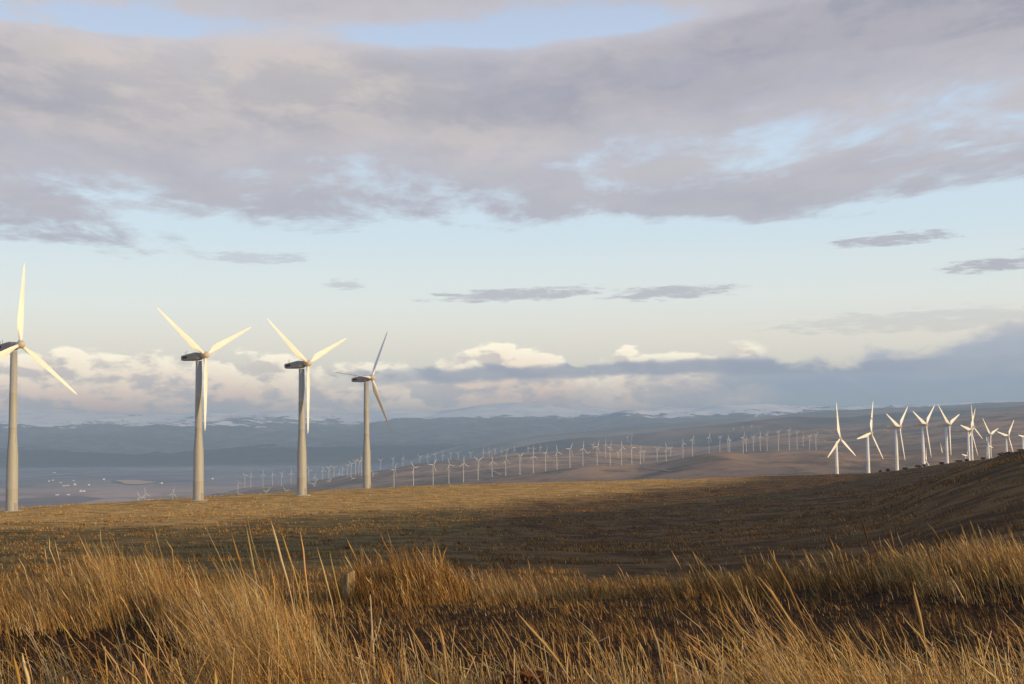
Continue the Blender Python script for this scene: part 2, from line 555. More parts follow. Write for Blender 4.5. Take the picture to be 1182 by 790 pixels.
M_wood = bpy.data.materials.new('weathered_wood')
M_wood.use_nodes = True
t = NT(M_wood.node_tree); b = t.n['Principled BSDF']; b.inputs['Roughness'].default_value = 0.9
tcn = t.node('ShaderNodeTexCoord').outputs['Object']
g = t.noise(scaled(t, tcn, (30, 30, 2.5)), 1.0, 5, 0.6)
t.l.new(t.mix(t.step(g, 0.35, 0.7), (0.17, 0.115, 0.055), (0.40, 0.29, 0.15)), b.inputs['Base Color'])
bump(t, b, g, 0.01, 0.7)
M_leaf_dark = plain('dark_shrub_leaf', (0.085, 0.062, 0.032), 0.8, 0.1, 0.3, 3.0)
M_leaf_rust = plain('rusty_dock_leaf', (0.20, 0.085, 0.035), 0.8, 0.1, 0.3, 9.0)
M_leaf_green = plain('green_weed_leaf', (0.10, 0.13, 0.035), 0.7, 0.2, 0.2, 9.0)
M_twig = plain('brown_twig', (0.10, 0.07, 0.045), 0.9, 0.1)

# ------------------------------------------------------------------ ground sheet (field, ridge and slope behind)
fine = np.radians(np.arange(-25, 25.01, 0.11))
coarse1 = np.radians(np.arange(25.6, 335 - .6, 1.2))
ang = np.concatenate([fine, coarse1, [fine[0] + 2 * np.pi]])
rad = np.concatenate([np.geomspace(0.6, 60, 150), np.geomspace(60.7, 640, 230), np.geomspace(650, 1000, 10)])
Aa, Rr = np.meshgrid(ang, rad)
gx, gy = Rr * np.sin(Aa), Rr * np.cos(Aa)
gz = ground_z(gx, gy)
gz = gz - 0.0011 * np.clip(Rr - 640, 0, None) ** 1.6 * 1.0
gv = np.stack([gx, gy, gz], -1).reshape(-1, 3)
gv = np.vstack([gv, [[0, 0, float(ground_z(0, 0))]]])
gf = grid_faces(len(rad), len(ang))
nc = len(ang)
cap = np.stack([np.arange(nc - 1), np.full(nc - 1, len(gv) - 1), np.full(nc - 1, len(gv) - 1), np.arange(1, nc)], 1)
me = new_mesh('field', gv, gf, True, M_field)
bm = bmesh.new(); bm.from_mesh(me); bm.verts.ensure_lookup_table()
for k in range(nc - 1):
    bm.faces.new((bm.verts[k + 1], bm.verts[k], bm.verts[len(gv) - 1]))
bmesh.ops.recalc_face_normals(bm, faces=bm.faces)
bm.to_mesh(me); bm.free()
if me.polygons[0].normal.z < 0:
    me.flip_normals()
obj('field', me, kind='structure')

# ------------------------------------------------------------------ hills with the rows of turbines
COLS = np.concatenate([np.arange(-400, 0, 40), np.arange(0, 1190, 6), np.arange(1200, 1640, 40)]).astype(float)


def sheet(rows, dists, cols=COLS, namp=0.0, nsc=500.0, ridged=False, seed=0):
    """rows: list of (distance, [(px, py)...]) profiles; returns grid of world points"""
    ds = np.array([r[0] for r in rows], float)
    P = np.stack([smooth_interp(cols, *zip(*r[1])) for r in rows])      # heights in picture rows
    P = np.stack([at(cols, P[k], ds[k])[:, 2] for k in range(len(ds))])  # -> world heights
    out = np.zeros((len(dists), len(cols), 3))
    base_x = at(cols, np.full_like(cols, 500.0), 1.0)[:, 0]
    for j in range(len(cols)):
        out[:, j, 2] = smooth_interp(np.log(dists), np.log(ds), P[:, j])
    out[:, :, 0] = base_x[None] * dists[:, None]
    out[:, :, 1] = dists[:, None]
    if namp:
        out[:, :, 2] += namp * fbm(out[:, :, 0] / nsc + seed, out[:, :, 1] / nsc, 5, 0.5, ridged) * np.clip(dists[:, None] / 3000, 0.15, 2)
    return out


HILL_ROWS = [
    (800, [(-400, 760), (265, 740), (640, 700), (900, 610), (966, 590), (1060, 577), (1182, 566), (1600, 540)]),
    (1000, [(-400, 760), (265, 730), (640, 680), (900, 606), (966, 586), (1060, 572), (1182, 558), (1600, 535)]),
    (1500, [(-400, 720), (265, 690), (640, 640), (900, 592), (1060, 578), (1182, 548), (1600, 525)]),
    (2200, [(-400, 680), (150, 660), (265, 620), (440, 592), (640, 576), (830, 560), (960, 556), (1060, 552), (1182, 540), (1600, 520)]),
    (2900, [(-400, 660), (100, 650), (200, 610), (265, 578), (350, 570), (440, 563.5), (540, 556), (590, 550), (640, 543), (690, 537.5), (740, 536.5), (765, 532),
            (790, 527), (830, 521.5), (870, 524), (900, 521.5), (942, 520), (1000, 523), (1060, 521), (1182, 514), (1600, 505)]),
    (3500, [(-400, 650), (100, 640), (200, 605), (265, 581), (350, 572), (440, 563), (500, 559), (540, 555), (601, 547.5), (640, 543), (700, 538), (760, 537),
            (830, 530), (900, 526), (960, 522), (1060, 516), (1182, 507), (1600, 500)]),
    (4700, [(-400, 620), (100, 612), (220, 590), (265, 572), (350, 561), (386, 553), (418, 547), (440, 545), (485, 538), (545, 534), (625, 528), (690, 527), (740, 531),
            (790, 526), (830, 523), (900, 515.5), (930, 515), (960, 514), (1060, 503), (1182, 492), (1600, 480)]),
    (6400, [(-400, 590), (100, 586), (200, 578), (265, 566), (283, 563), (345, 558), (418, 548), (440, 543), (545, 531), (625, 522), (690, 513), (740, 515), (790, 517),
            (870, 503), (920, 497), (980, 494), (1060, 487), (1182, 477), (1600, 470)]),
    (8500, [(-400, 580), (265, 571), (440, 552), (545, 542), (640, 535), (740, 525), (830, 515), (900, 508), (1000, 503), (1182, 488), (1600, 480)]),
    (11500, [(-400, 570), (440, 556), (740, 550), (1182, 530), (1600, 520)]),
]
hd = np.concatenate([np.geomspace(800, 2000, 30), np.geomspace(2040, 7500, 150), np.geomspace(7700, 11500, 20)])
HG = sheet(HILL_ROWS, hd, namp=9.0, nsc=420.0, seed=3.0)
# small gullies across the slopes
HG[:, :, 2] -= 7.0 * np.clip(fbm(HG[:, :, 0] / 260 + 9, HG[:, :, 1] / 900, 3, .5, True), 0, 1) * np.clip(hd[:, None] / 4000, .2, 1.2)
obj('hills', new_mesh('hills', HG.reshape(-1, 3), grid_faces(len(hd), len(COLS))[:, ::-1] if False else grid_faces(len(hd), len(COLS)), True, M_hill), kind='structure')

VALLEY_Z = -300.0


def hills_z(x, y):
    """height of the hill sheet (or the valley floor) at a place"""
    px = PW / 2 + (x / y) * F
    i = int(np.clip(np.searchsorted(hd, y) - 1, 0, len(hd) - 2))
    # column direction is exact only on the level line, so search by x / y
    r = HG[0, :, 0] / HG[0, :, 1]
    j = int(np.clip(np.searchsorted(r, x / y) - 1, 0, len(r) - 2))
    s = (y - hd[i]) / (hd[i + 1] - hd[i]); q = (x / y - r[j]) / (r[j + 1] - r[j])
    Z = HG[:, :, 2]
    z = (Z[i, j] * (1 - s) + Z[i + 1, j] * s) * (1 - q) + (Z[i, j + 1] * (1 - s) + Z[i + 1, j + 1] * s) * q
    return max(float(z), valley_z(x, y))


def valley_z(x, y):
    return VALLEY_Z + max(0.0, (y - 9000) * 0.006)


# valley floor: one sheet that reaches the foot of the mountains and the horizon all round
va = np.linspace(-math.pi, math.pi, 181)
vr = np.concatenate([[50.0, 1500], np.geomspace(3000, 90000, 60)])
VA, VR = np.meshgrid(va, vr)
vx, vy = VR * np.sin(VA), VR * np.cos(VA)
vz = VALLEY_Z + np.clip((vy - 9000) * 0.006, 0, 300)
vz = vz + 6 * fbm(vx / 1500, vy / 1500, 3) * sstep(VR, 6000, 12000)
obj('valley_floor', new_mesh('valley_floor', np.stack([vx, vy, vz], -1).reshape(-1, 3), grid_faces(len(vr), len(va)), True, M_valley), kind='structure')

# blue foothills across the valley
FOOT = [
    (9500, [(-400, 640), (440, 620), (540, 580), (700, 540), (900, 520), (1182, 500), (1600, 490)]),
    (12500, [(-400, 600), (440, 575), (540, 538), (620, 517), (700, 509), (760, 503), (830, 496), (900, 490), (960, 486), (1060, 483), (1182, 476), (1600, 470)]),
    (15000, [(-400, 590), (440, 560), (560, 526), (700, 512), (830, 500), (960, 490), (1182, 482), (1600, 474)]),
    (20000, [(-400, 560), (440, 538), (520, 519), (600, 506), (700, 497), (790, 491), (860, 486), (960, 478), (1060, 474), (1182, 468), (1600, 464)]),
    (25000, [(-400, 540), (440, 525), (700, 512), (1182, 490), (1600, 480)]),
    (27000, [(-400, 545), (1600, 530)]),
]
FOOT = [(d_ * 0.62, p_) for d_, p_ in FOOT]
fd = np.geomspace(5890, 16740, 100)
FG = sheet(FOOT, fd, namp=22.0, nsc=1500.0, ridged=True, seed=12.0)
obj('foothills', new_mesh('foothills', FG.reshape(-1, 3), grid_faces(len(fd), len(COLS)), True, M_foothill), kind='structure')

MOUNT = [
    (26000, [(-400, 530), (1182, 512), (1600, 506)]),
    (30000, [(-400, 508), (0, 511), (200, 507), (400, 506), (600, 500), (800, 496), (1000, 490), (1182, 484), (1600, 478)]),
    (35000, [(-400, 494), (0, 496), (120, 500), (250, 492), (380, 498), (470, 490), (600, 487), (700, 482), (780, 475), (900, 474), (960, 477), (1182, 470), (1600, 466)]),
    (38000, [(-400, 492), (0, 493), (120, 495), (250, 491), (380, 493), (470, 488), (600, 484), (700, 484), (800, 482), (960, 482), (1182, 476), (1600, 470)]),
    (44000, [(-400, 478), (0, 480), (60, 478), (140, 484), (220, 481), (270, 482), (340, 479), (400, 484), (460, 479), (500, 480), (560, 473), (620, 470), (680, 476), (720, 480),
             (800, 476), (900, 474), (1000, 474), (1182, 468), (1600, 464)]),
    (50000, [(-400, 500), (1600, 490)]),
]
MOUNT = [(d_ * 0.48, p_) for d_, p_ in MOUNT]
md = np.geomspace(12480, 24000, 160)
MG = sheet(MOUNT, md, namp=50.0, nsc=1500.0, ridged=True, seed=30.0)
obj('mountains', new_mesh('mountains', MG.reshape(-1, 3), grid_faces(len(md), len(COLS)), True, M_mount), kind='structure')


# ------------------------------------------------------------------ turbines
def lathe(profile, seg=28):
    pr = np.array(profile, float)
    a = np.linspace(0, 2 * np.pi, seg, endpoint=False)
    v = np.stack([pr[:, None, 0] * np.cos(a), pr[:, None, 0] * np.sin(a), np.repeat(pr[:, 1:2], seg, 1)], -1).reshape(-1, 3)
    n = len(pr); f = []
    for i in range(n - 1):
        for k in range(seg):
            f.append((i * seg + k, i * seg + (k + 1) % seg, (i + 1) * seg + (k + 1) % seg, (i + 1) * seg + k))
    return v, np.array(f)


HUB_H = 45.0
# tower with a wide lower third, a conical step and a slim upper part (modelled 45 m to the rotor axis)
v, f = lathe([(1.86, -2.0), (1.86, 0.0), (1.83, 5.9), (1.86, 6.0), (1.86, 6.15), (1.82, 6.25), (1.78, 13.0), (1.74, 15.0), (1.30, 20.5), (1.27, 22.5), (1.30, 22.56), (1.30, 22.72), (1.26, 22.8),
               (1.20, 32.0), (1.22, 32.05), (1.22, 32.2), (1.19, 32.25), (1.08, 43.55), (0.0, 43.56)], 32)
ME_TOWER = new_mesh('tower', v, f, True, M_tower)
v, f = lathe([(1.62, -2.0), (1.62, 0.0), (1.50, 12), (1.52, 12.05), (1.52, 12.25), (1.48, 12.3), (1.28, 28), (1.30, 28.05), (1.30, 28.2), (1.27, 28.25), (1.02, 43.55), (0.0, 43.56)], 24)
ME_TOWER_W = new_mesh('tower', v, f, True, M_tower_w)
v, f = lathe([(1.5, 0.0), (1.5, 45.0)], 8)


def loft(sections):
    """closed loft through equal-length rings, with end caps"""
    n = len(sections[0]); v = np.concatenate(sections); f = []
    for i in range(len(sections) - 1):
        for k in range(n):
            f.append((i * n + k, i * n + (k + 1) % n, (i + 1) * n + (k + 1) % n, (i + 1) * n + k))
    bm = bmesh.new()
    vs = [bm.verts.new(q) for q in v]
    for q in f:
        bm.faces.new([vs[i] for i in q])
    bm.faces.new([vs[i] for i in range(n)][::-1])
    bm.faces.new(vs[-n:])
    bmesh.ops.recalc_face_normals(bm, faces=bm.faces)
    return bm


def from_bm(name, bm, mat, smooth=True, bevel=None):
    me = bpy.data.meshes.new(name)
    if bevel:
        bmesh.ops.bevel(bm, geom=[e for e in bm.edges if e.calc_face_angle(0) > 0.5], offset=bevel, segments=2, affect='EDGES')
    bm.to_mesh(me); bm.free()
    me.materials.append(mat)
    me.polygons.foreach_set('use_smooth', [smooth] * len(me.polygons))
    if smooth and hasattr(me, 'set_sharp_from_angle'):
        me.set_sharp_from_angle(angle=R(40))
    return me


def blade_mesh(mat, seg=18, length=22.6):
    """airfoil blade along +Z; chord in the rotor plane (Y), thickness along the axis (X)"""
    secs = []
    for i in range(seg):
        s = i / (seg - 1)
        r = 0.9 + length * s
        ch = np.interp(s, [0, .04, .10, .20, .35, .6, .85, .96, 1.0], [0.95, 0.97, 1.45, 2.05, 1.75, 1.22, 0.78, 0.52, 0.12])
        th = np.interp(s, [0, .04, .10, .20, .35, .6, 1.0], [0.95, 0.95, 0.70, 0.46, 0.32, 0.18, 0.03])
        rnd = np.interp(s, [0, .04, .18, 1], [1, 1, 0, 0])
        tw = R(np.interp(s, [0, .2, .4, .7, 1], [14, 12, 6, 2, 0]))
        q = np.linspace(0, 2 * np.pi, 14, endpoint=False)
        cx = np.cos(q) * 0.5
        thick = np.sin(q) * 0.5
        taper = 1 - 0.55 * (1 - rnd) * (0.5 - cx)          # thin trailing edge
        y = (cx - 0.18 * (1 - rnd)) * ch
        x = thick * th * taper + 0.012 * length * s * s * 0.5
        yy = y * np.cos(tw) - x * np.sin(tw); xx = y * np.sin(tw) + x * np.cos(tw)
        secs.append(np.stack([xx, yy, np.full_like(xx, r)], -1))
    return from_bm('blade', loft(secs), mat)


ME_BLADE = blade_mesh(M_blade)
ME_BLADE_W = blade_mesh(M_blade_w)
ME_BLADE_F = ME_BLADE_W.copy()
ME_BLADE_F.materials[0] = M_tower_far


def rect_ring(x, y0, y1, z0, z1, c=0.35):
    return np.array([(x, y0 + c, z0), (x, y1 - c, z0), (x, y1, z0 + c), (x, y1, z1 - c), (x, y1 - c, z1), (x, y0 + c, z1), (x, y0, z1 - c), (x, y0, z0 + c)])


# nacelle: x along the rotor axis, hub height at z = 0
nac = loft([rect_ring(-6.05, -1.05, 1.05, -0.55, 0.75, .28), rect_ring(-5.8, -1.25, 1.25, -0.85, 0.95, .3), rect_ring(-2.4, -1.32, 1.32, -1.30, 1.22, .3), rect_ring(-0.2, -1.32, 1.32, -1.38, 1.42, .32),
            rect_ring(1.0, -1.25, 1.25, -1.36, 1.15, .32), rect_ring(1.9, -0.95, 0.95, -1.0, 0.85, .4), rect_ring(2.25, -0.70, 0.70, -0.7, 0.62, .3)])
ME_NAC = from_bm('nacelle', nac, M_nacelle, True)


ME_NAC_R = ME_NAC.copy()
ME_NAC_R.materials[0] = M_hub
ME_NAC_W = ME_NAC.copy()
ME_NAC_W.materials[0] = M_tower_far
ME_TOWER_F = ME_TOWER_W.copy()
ME_TOWER_F.materials[0] = M_tower_far


def box_bm(bm, c, s):
    r = bmesh.ops.create_cube(bm, size=1.0, matrix=Matrix.Translation(c) @ Matrix.Diagonal((*s, 1)))
    return r['verts']


bm = bmesh.new()
box_bm(bm, (-4.2, 0, 0.1), (1.9, 0.12, 0.8))
ME_VENT = from_bm('vent', bm, M_seam, False)
bm = bmesh.new()
box_bm(bm, (-4.6, 0.35, 1.75), (0.07, 0.07, 1.5)); box_bm(bm, (-4.6, 0.35, 2.5), (0.5, 0.07, 0.07)); box_bm(bm, (-4.6, -0.4, 1.6), (0.07, 0.07, 1.1))
ME_MAST = from_bm('wind_vane', bm, M_seam, False)

# hub and nose: a rounded casting with three blade sockets
v, f = lathe([(0.0, 2.2), (0.72, 2.22), (0.98, 2.5), (1.06, 3.0), (1.06, 3.7), (0.98, 4.15), (0.72, 4.55), (0.38, 4.78), (0.0, 4.86)], 24)
v = v[:, [2, 0, 1]]
bm = bmesh.new()
vs = [bm.verts.new(q) for q in v]
for q in f:
    bm.faces.new([vs[i] for i in q])
for k in range(3):
    a = k * 2 * math.pi / 3
    Mx = Matrix.Translation((3.4, 0, 0)) @ Matrix.Rotation(a, 4, 'X') @ Matrix.Translation((0, 0, 1.0))
    bmesh.ops.create_cone(bm, cap_ends=True, segments=16, radius1=0.60, radius2=0.56, depth=0.5, matrix=Mx)
bmesh.ops.remove_doubles(bm, verts=bm.verts, dist=1e-4)
ME_HUB = from_bm('hub', bm, M_hub)
bm = bmesh.new()
box_bm(bm, (0, 0, 1.25), (0.14, 0.95, 2.1))
ME_DOOR = from_bm('door', bm, M_nacelle, False)
v, f = lathe([(2.9, -1.2), (2.9, 0.12), (2.75, 0.2), (0, 0.2)], 24)
ME_PAD = new_mesh('footing', v, f, False, M_concrete)

AXIS = R(-31.0)                  # the wind: every rotor looks this way (from +X)
TILT = R(4.5)


def turbine(hub_px, hub_py, dist, phase, ground, label, group, white=True, pitch=0.0, dyaw=0.0, detail=False, cat='wind turbine', slim=1.0, chord=1.0):
    """stands where its hub shows; the tower runs from the terrain up to the hub"""
    yaw = AXIS + R(dyaw)
    hub = at(hub_px, hub_py, dist)
    x0 = hub[0] - 2.7 * math.cos(yaw); y0 = hub[1] - 2.7 * math.sin(yaw)
    zb = ground(x0, y0)
    h = float(hub[2]) - zb
    root = obj('wind_turbine', None, loc=(x0, y0, zb), label=label, category=cat, group=group)
    root.rotation_euler = (0, 0, yaw)
    root.empty_display_size = 3
    tw = obj('tower', (ME_TOWER_F if slim < .6 else ME_TOWER_W) if white else ME_TOWER, root)
    tw.scale = (slim, slim, (h - 1.45) / 43.55)
    if detail:
        d = obj('door', ME_DOOR, tw, loc=(1.80, 0, 0)); d.scale = (1, 1, 43.55 / (h - 1.45))
        obj('footing', ME_PAD, root)
    tm = Matrix.Translation((-0.7, 0, h)) @ Matrix.Rotation(-TILT, 4, 'Y')
    nb = obj('nacelle', ME_NAC if chord == 1.0 and slim > .6 else ME_NAC_R if slim > .6 else ME_NAC_W, root); nb.matrix_local = tm @ Matrix.Diagonal((1, max(slim, .75), max(slim, .75), 1))
    if detail:
        obj('vent', ME_VENT, nb, (0, -1.29, 0)); obj('vent', ME_VENT, nb, (0, 1.29, 0)); obj('wind_vane', ME_MAST, nb)
    hb = obj('hub', ME_HUB, root); hb.matrix_local = tm @ Matrix.Translation((3.4, 0, 0)) @ Matrix.Rotation(-R(phase), 4, 'X') @ Matrix.Translation((-3.4, 0, 0))
    for k in range(3):
        bl = obj('blade', (ME_BLADE_F if slim < .6 else ME_BLADE_W) if white else ME_BLADE, root)
        bl.matrix_local = tm @ Matrix.Translation((3.4, 0, 0)) @ Matrix.Rotation(-R(phase + 120 * k), 4, 'X') @ Matrix.Rotation(R(pitch), 4, 'Z') @ Matrix.Diagonal((chord, chord, 1, 1) if slim > .6 else (.62, .62, .88, 1))
    return root, h


def gz1(x, y):
    return float(ground_z(x, y))


TG = 'tall wind turbines on the golden field'
turbine(23.5, 399, 363, 6, gz1, 'tall cream wind turbine cut off by the left edge, one blade pointing straight up', TG, False, 0, 0, True, slim=0.88)
turbine(237, 411, 400, 185, gz1, 'tall cream wind turbine, larger of the two holding their upper blades in a wide V', TG, False, 0, 0, True, slim=0.88)
turbine(355.5, 420.5, 430, 186, gz1, 'tall cream wind turbine between the larger V-bladed turbine and the dark-bladed one', TG, False, 0, 0, True, slim=0.88)
turbine(429, 437, 518, 34, gz1, 'tall wind turbine with thin dark feathered blades and a tower wide at the foot', TG, False, -90, 0, True, slim=0.88)

RG = 'white wind turbines behind the dark hill on the right'
for (hx, hy, rpx, ph, lab, dyaw) in [
    (969.5, 507, 42, 0, 'white turbine, leftmost behind the dark hill, one blade straight up and two below', 0),
    (1005.5, 500.5, 40, 21, 'white turbine, second along behind the dark hill, one blade level to the left', 0),
    (1038.5, 493.5, 39.5, 53, 'white turbine with narrow V of upper blades, where the shrubby hill crest begins', 2),
    (1069, 490.5, 38, 54, 'white turbine with its right upper blade tip almost touching the next one', 0),
    (1096, 491, 36, 70, 'white turbine with steep upper left blade and low right blade', 0),
    (1121, 496.5, 32, 40, 'white wind turbine with a second blade tip showing straight above its rotor', 0),
    (1143.5, 502.5, 28, 75, 'white wind turbine with a stub of another tower just left of its foot', 0),
    (1164, 503.5, 25, 42, 'small white wind turbine with rotor low over the dark hill near the right edge', -10),
    (1183, 504.5, 22, 36, 'white wind turbine cut off by the right edge, one blade pointing left', 0),
    (1124, 494, 27, 0, 'white wind turbine hidden behind another, only its upright blade tip standing clear', 0),
    (1069.5, 533, 16, 130, 'white wind turbine mostly sunk behind the dark hill at the foot of a taller one', 0),
    (1088, 523.5, 13, -15, 'tiny white wind turbine just left of a tall tower foot on the dark hill', 0),
    (1116.5, 526.5, 17, 38, 'low white wind turbine behind the hill crest, rotor at the foot of a taller tower', 0),
    (1141, 515, 15, 100, 'white tower stub beside the foot of a taller white turbine', 0),
]:
    turbine(hx, hy, 23.5 / rpx * F, ph, hills_z, lab, RG, True, 0, dyaw - 9, slim=0.82, chord=1.3)

# the rows across the valley side: (hub x, hub y, foot y, phase)
POSE = {0: 'blade up', 1: 'rotor Y-shaped', 2: 'blade level left', 3: 'blade level right'}


def pose(ph):
    p_ = ph % 120
    return POSE[0] if p_ < 18 or p_ > 102 else POSE[1] if 45 < p_ < 72 else POSE[2] if p_ <= 45 else POSE[3]


ORD = ['first', 'second', 'third', 'fourth', 'fifth', 'sixth', 'seventh', 'eighth', 'ninth', 'tenth', 'eleventh', 'twelfth', 'thirteenth', 'fourteenth', 'fifteenth',
       'sixteenth', 'seventeenth', 'eighteenth', 'nineteenth', 'twentieth', 'twenty-first', 'twenty-second', 'twenty-third', 'twenty-fourth']
ROWS = [
    ('small turbine on valley edge between V-bladed towers, {o} from left, {p}', 'turbines on the valley edge', 6500, 0,
     [(275.5, 558, 572, 95), (283, 549.5, 563, 80), (290, 549, 563, 5), (304, 548, 562, 5), (315, 548, 561, -20), (325.5, 547, 560, 50), (336.5, 546, 560, 0), (345, 543.5, 558, 40)]),
    ('rotor peeping over the golden crest, {o} from left, {p}', 'turbines peeping over the golden crest', 4300, 0,
     [(161, 574, 592, 100), (168, 570.5, 590, -10), (200, 570, 588, 12), (275.5, 570.5, 585, -25), (308.5, 568, 584, 50), (330, 567, 583, 80), (363, 559, 575, 40), (381, 555.5, 570, 30), (407, 553, 568, 85), (431, 547, 562, 85)]),
    ('tiny turbine in the close picket beside the dark-bladed tower, {o} from left, {p}', 'close picket of turbines', 5000, 0,
     [(357, 543, 556, 90), (363.7, 551, 561, 10), (373, 543, 555, 0), (380, 540.5, 553, 50), (386, 541, 553, 60), (392, 546, 553.5, 0), (396, 542, 552, 100), (401.5, 538, 551, 60), (405.7, 536, 550, 75),
      (411, 533, 548, 50), (414.7, 533, 548, 60), (417.6, 531, 547, 110)]),
    ('white turbine of the brown hillside front row, {o} from left, {p}', 'front row of turbines on the brown hillside', 3300, 0,
     [(455.7, 542.5, 562, 38), (478, 540, 561, 88), (500.7, 537, 559, 36), (519, 536.5, 558, 108), (535.7, 535, 555, 0), (552.6, 532, 554, 60), (568.6, 533, 550, 0), (584.6, 531, 551, 2),
      (601, 527.5, 547, 58), (616.2, 526.5, 545, 5), (630.6, 523, 541, 30), (643.6, 522, 543, 105), (658.6, 518.5, 540, 35), (673.5, 518, 537, 8), (690, 516, 536, 33), (705, 516.3, 535, 30),
      (718.3, 516.5, 536, 108), (730, 517, 535, 90), (740, 520.5, 535, 2)]),
    ('thin turbine of the brown hillside back row, {o} from left, {p}', 'back row of turbines above the brown hillside', 5500, 0,
     [(439.6, 532, 545, 60), (454, 530, 541.5, 50), (465.5, 529, 540.5, 0), (485, 527.5, 537, 70), (494, 526.5, 537, 5), (502.5, 525.5, 535, 55), (511.5, 525, 535.5, 0), (520.5, 524, 534, 60), (529, 524, 534.5, 50),
      (543.5, 523.5, 534, 60), (558.5, 521.5, 533, 0), (565, 521, 531.5, -10), (571.6, 520, 531, 40), (579.5, 520.5, 531, 10), (585.5, 520, 531, 40), (594, 519.5, 530, 0), (610, 517.5, 528, 88),
      (616, 517, 527, 0), (624, 516.5, 526.5, 90), (685, 514, 526, 35), (699.5, 513, 532, 0)]),
    ('slim turbine above the rounded dark hill, {o} from left, {p}', 'turbines over the rounded dark hill', 4000, 0,
     [(679, 524, 536, 60), (714, 523, 536, 50), (743.6, 522, 534.5, 60), (759, 519.5, 533.5, 65), (769.5, 517, 534, 102), (774.6, 518, 529.5, 60), (789, 512, 527, 105), (800, 508, 525, 25), (819, 505, 520, 22),
      (831.5, 506, 521, 60), (841, 507, 522, 0), (842.8, 509, 522, 80), (858.5, 505.5, 525, 30), (862, 507, 522, 0), (870, 505.5, 520, 55), (878, 504, 519, 0), (886, 502.3, 518, 38), (899, 499.7, 515, 50),
      (911.5, 498, 514, 40), (920.5, 500, 514, 60), (927.7, 504, 516, 0), (935, 505, 519, 55), (942.5, 503, 520, 50)]),
    ('faint far turbine below the blue hills, {o} from left, {p}', 'faint far turbines below the blue hills', 7000, 0,
     [(725, 504, 512, 0), (729.5, 503, 511, 60), (847, 496, 505, 0), (858, 493, 502, 10), (868, 491.5, 501, 0), (877, 494, 503, 60), (986, 510.5, 519, 60), (993, 506, 514, 0), (997, 506.5, 515, 20), (1018.5, 501, 512, 60),
      (1025.5, 493, 512, 55), (1081, 486, 498, 0), (1099, 497, 508, 30), (1104, 498, 509, 60)]),
]
dbg = []
for fmt, grp, dd, _, lst in ROWS:
    for k, (hx, hy, by, ph) in enumerate(lst):
        dist = min(max(HUB_H * F / (by - hy), 2600.0), 7000.0)
        dist = 0.5 * dist + 0.5 * dd
        _r, h = turbine(hx, hy, dist, ph + RNG.uniform(-4, 4), hills_z, fmt.format(o=ORD[k], p=pose(ph)), grp, True, 0, RNG.uniform(-14, 2), slim=0.44)
        dbg.append((hx, round(dist), round(h, 1)))
print('TURBINE HEIGHTS', [d_ for d_ in dbg if not 25 < d_[2] < 75])

# ------------------------------------------------------------------ valley: farm buildings, bare field, tracks
def at_ground(px, py, fn, lo, hi):
    """walk along the sight line until it meets the terrain"""
    for d_ in np.geomspace(lo, hi, 400):
        q = at(px, py, d_)
        if fn(q[0], q[1]) >= q[2]:
            return Vector((q[0], q[1], fn(q[0], q[1])))
    return Vector(at(px, py, hi))


def house(px, py, w, l, h, rot, roofm, label):
    p_ = at_ground(px, py, lambda x, y: valley_z(x, y), 3000, 30000)
    root = obj('farm_building', None, loc=p_, label=label, category='building', group='farm buildings in the valley')
    root.rotation_euler = (0, 0, rot)
    bm = bmesh.new(); box_bm(bm, (0, 0, h / 2 - 1), (w, l, h + 2))
    obj('wall', from_bm('wall', bm, M_wall_w, False), root)
    bm = bmesh.new()
    a = [bm.verts.new(q) for q in [(-w * .54, -l * .53, h), (w * .54, -l * .53, h), (0, -l * .53, h + w * .28), (-w * .54, l * .53, h), (w * .54, l * .53, h), (0, l * .53, h + w * .28)]]
    for q in [(0, 1, 2), (3, 5, 4), (0, 2, 5, 3), (1, 4, 5, 2), (0, 3, 4, 1)]:
        bm.faces.new([a[i] for i in q])
    bmesh.ops.recalc_face_normals(bm, faces=bm.faces)
    obj('roof', from_bm('roof', bm, roofm, False), root)
    bm = bmesh.new()
    box_bm(bm, (w / 2, 0, h * .35 - .5), (0.3, l * .2, h * .7 + 1)); 
    obj('door', from_bm('door', bm, M_glass, False), root)


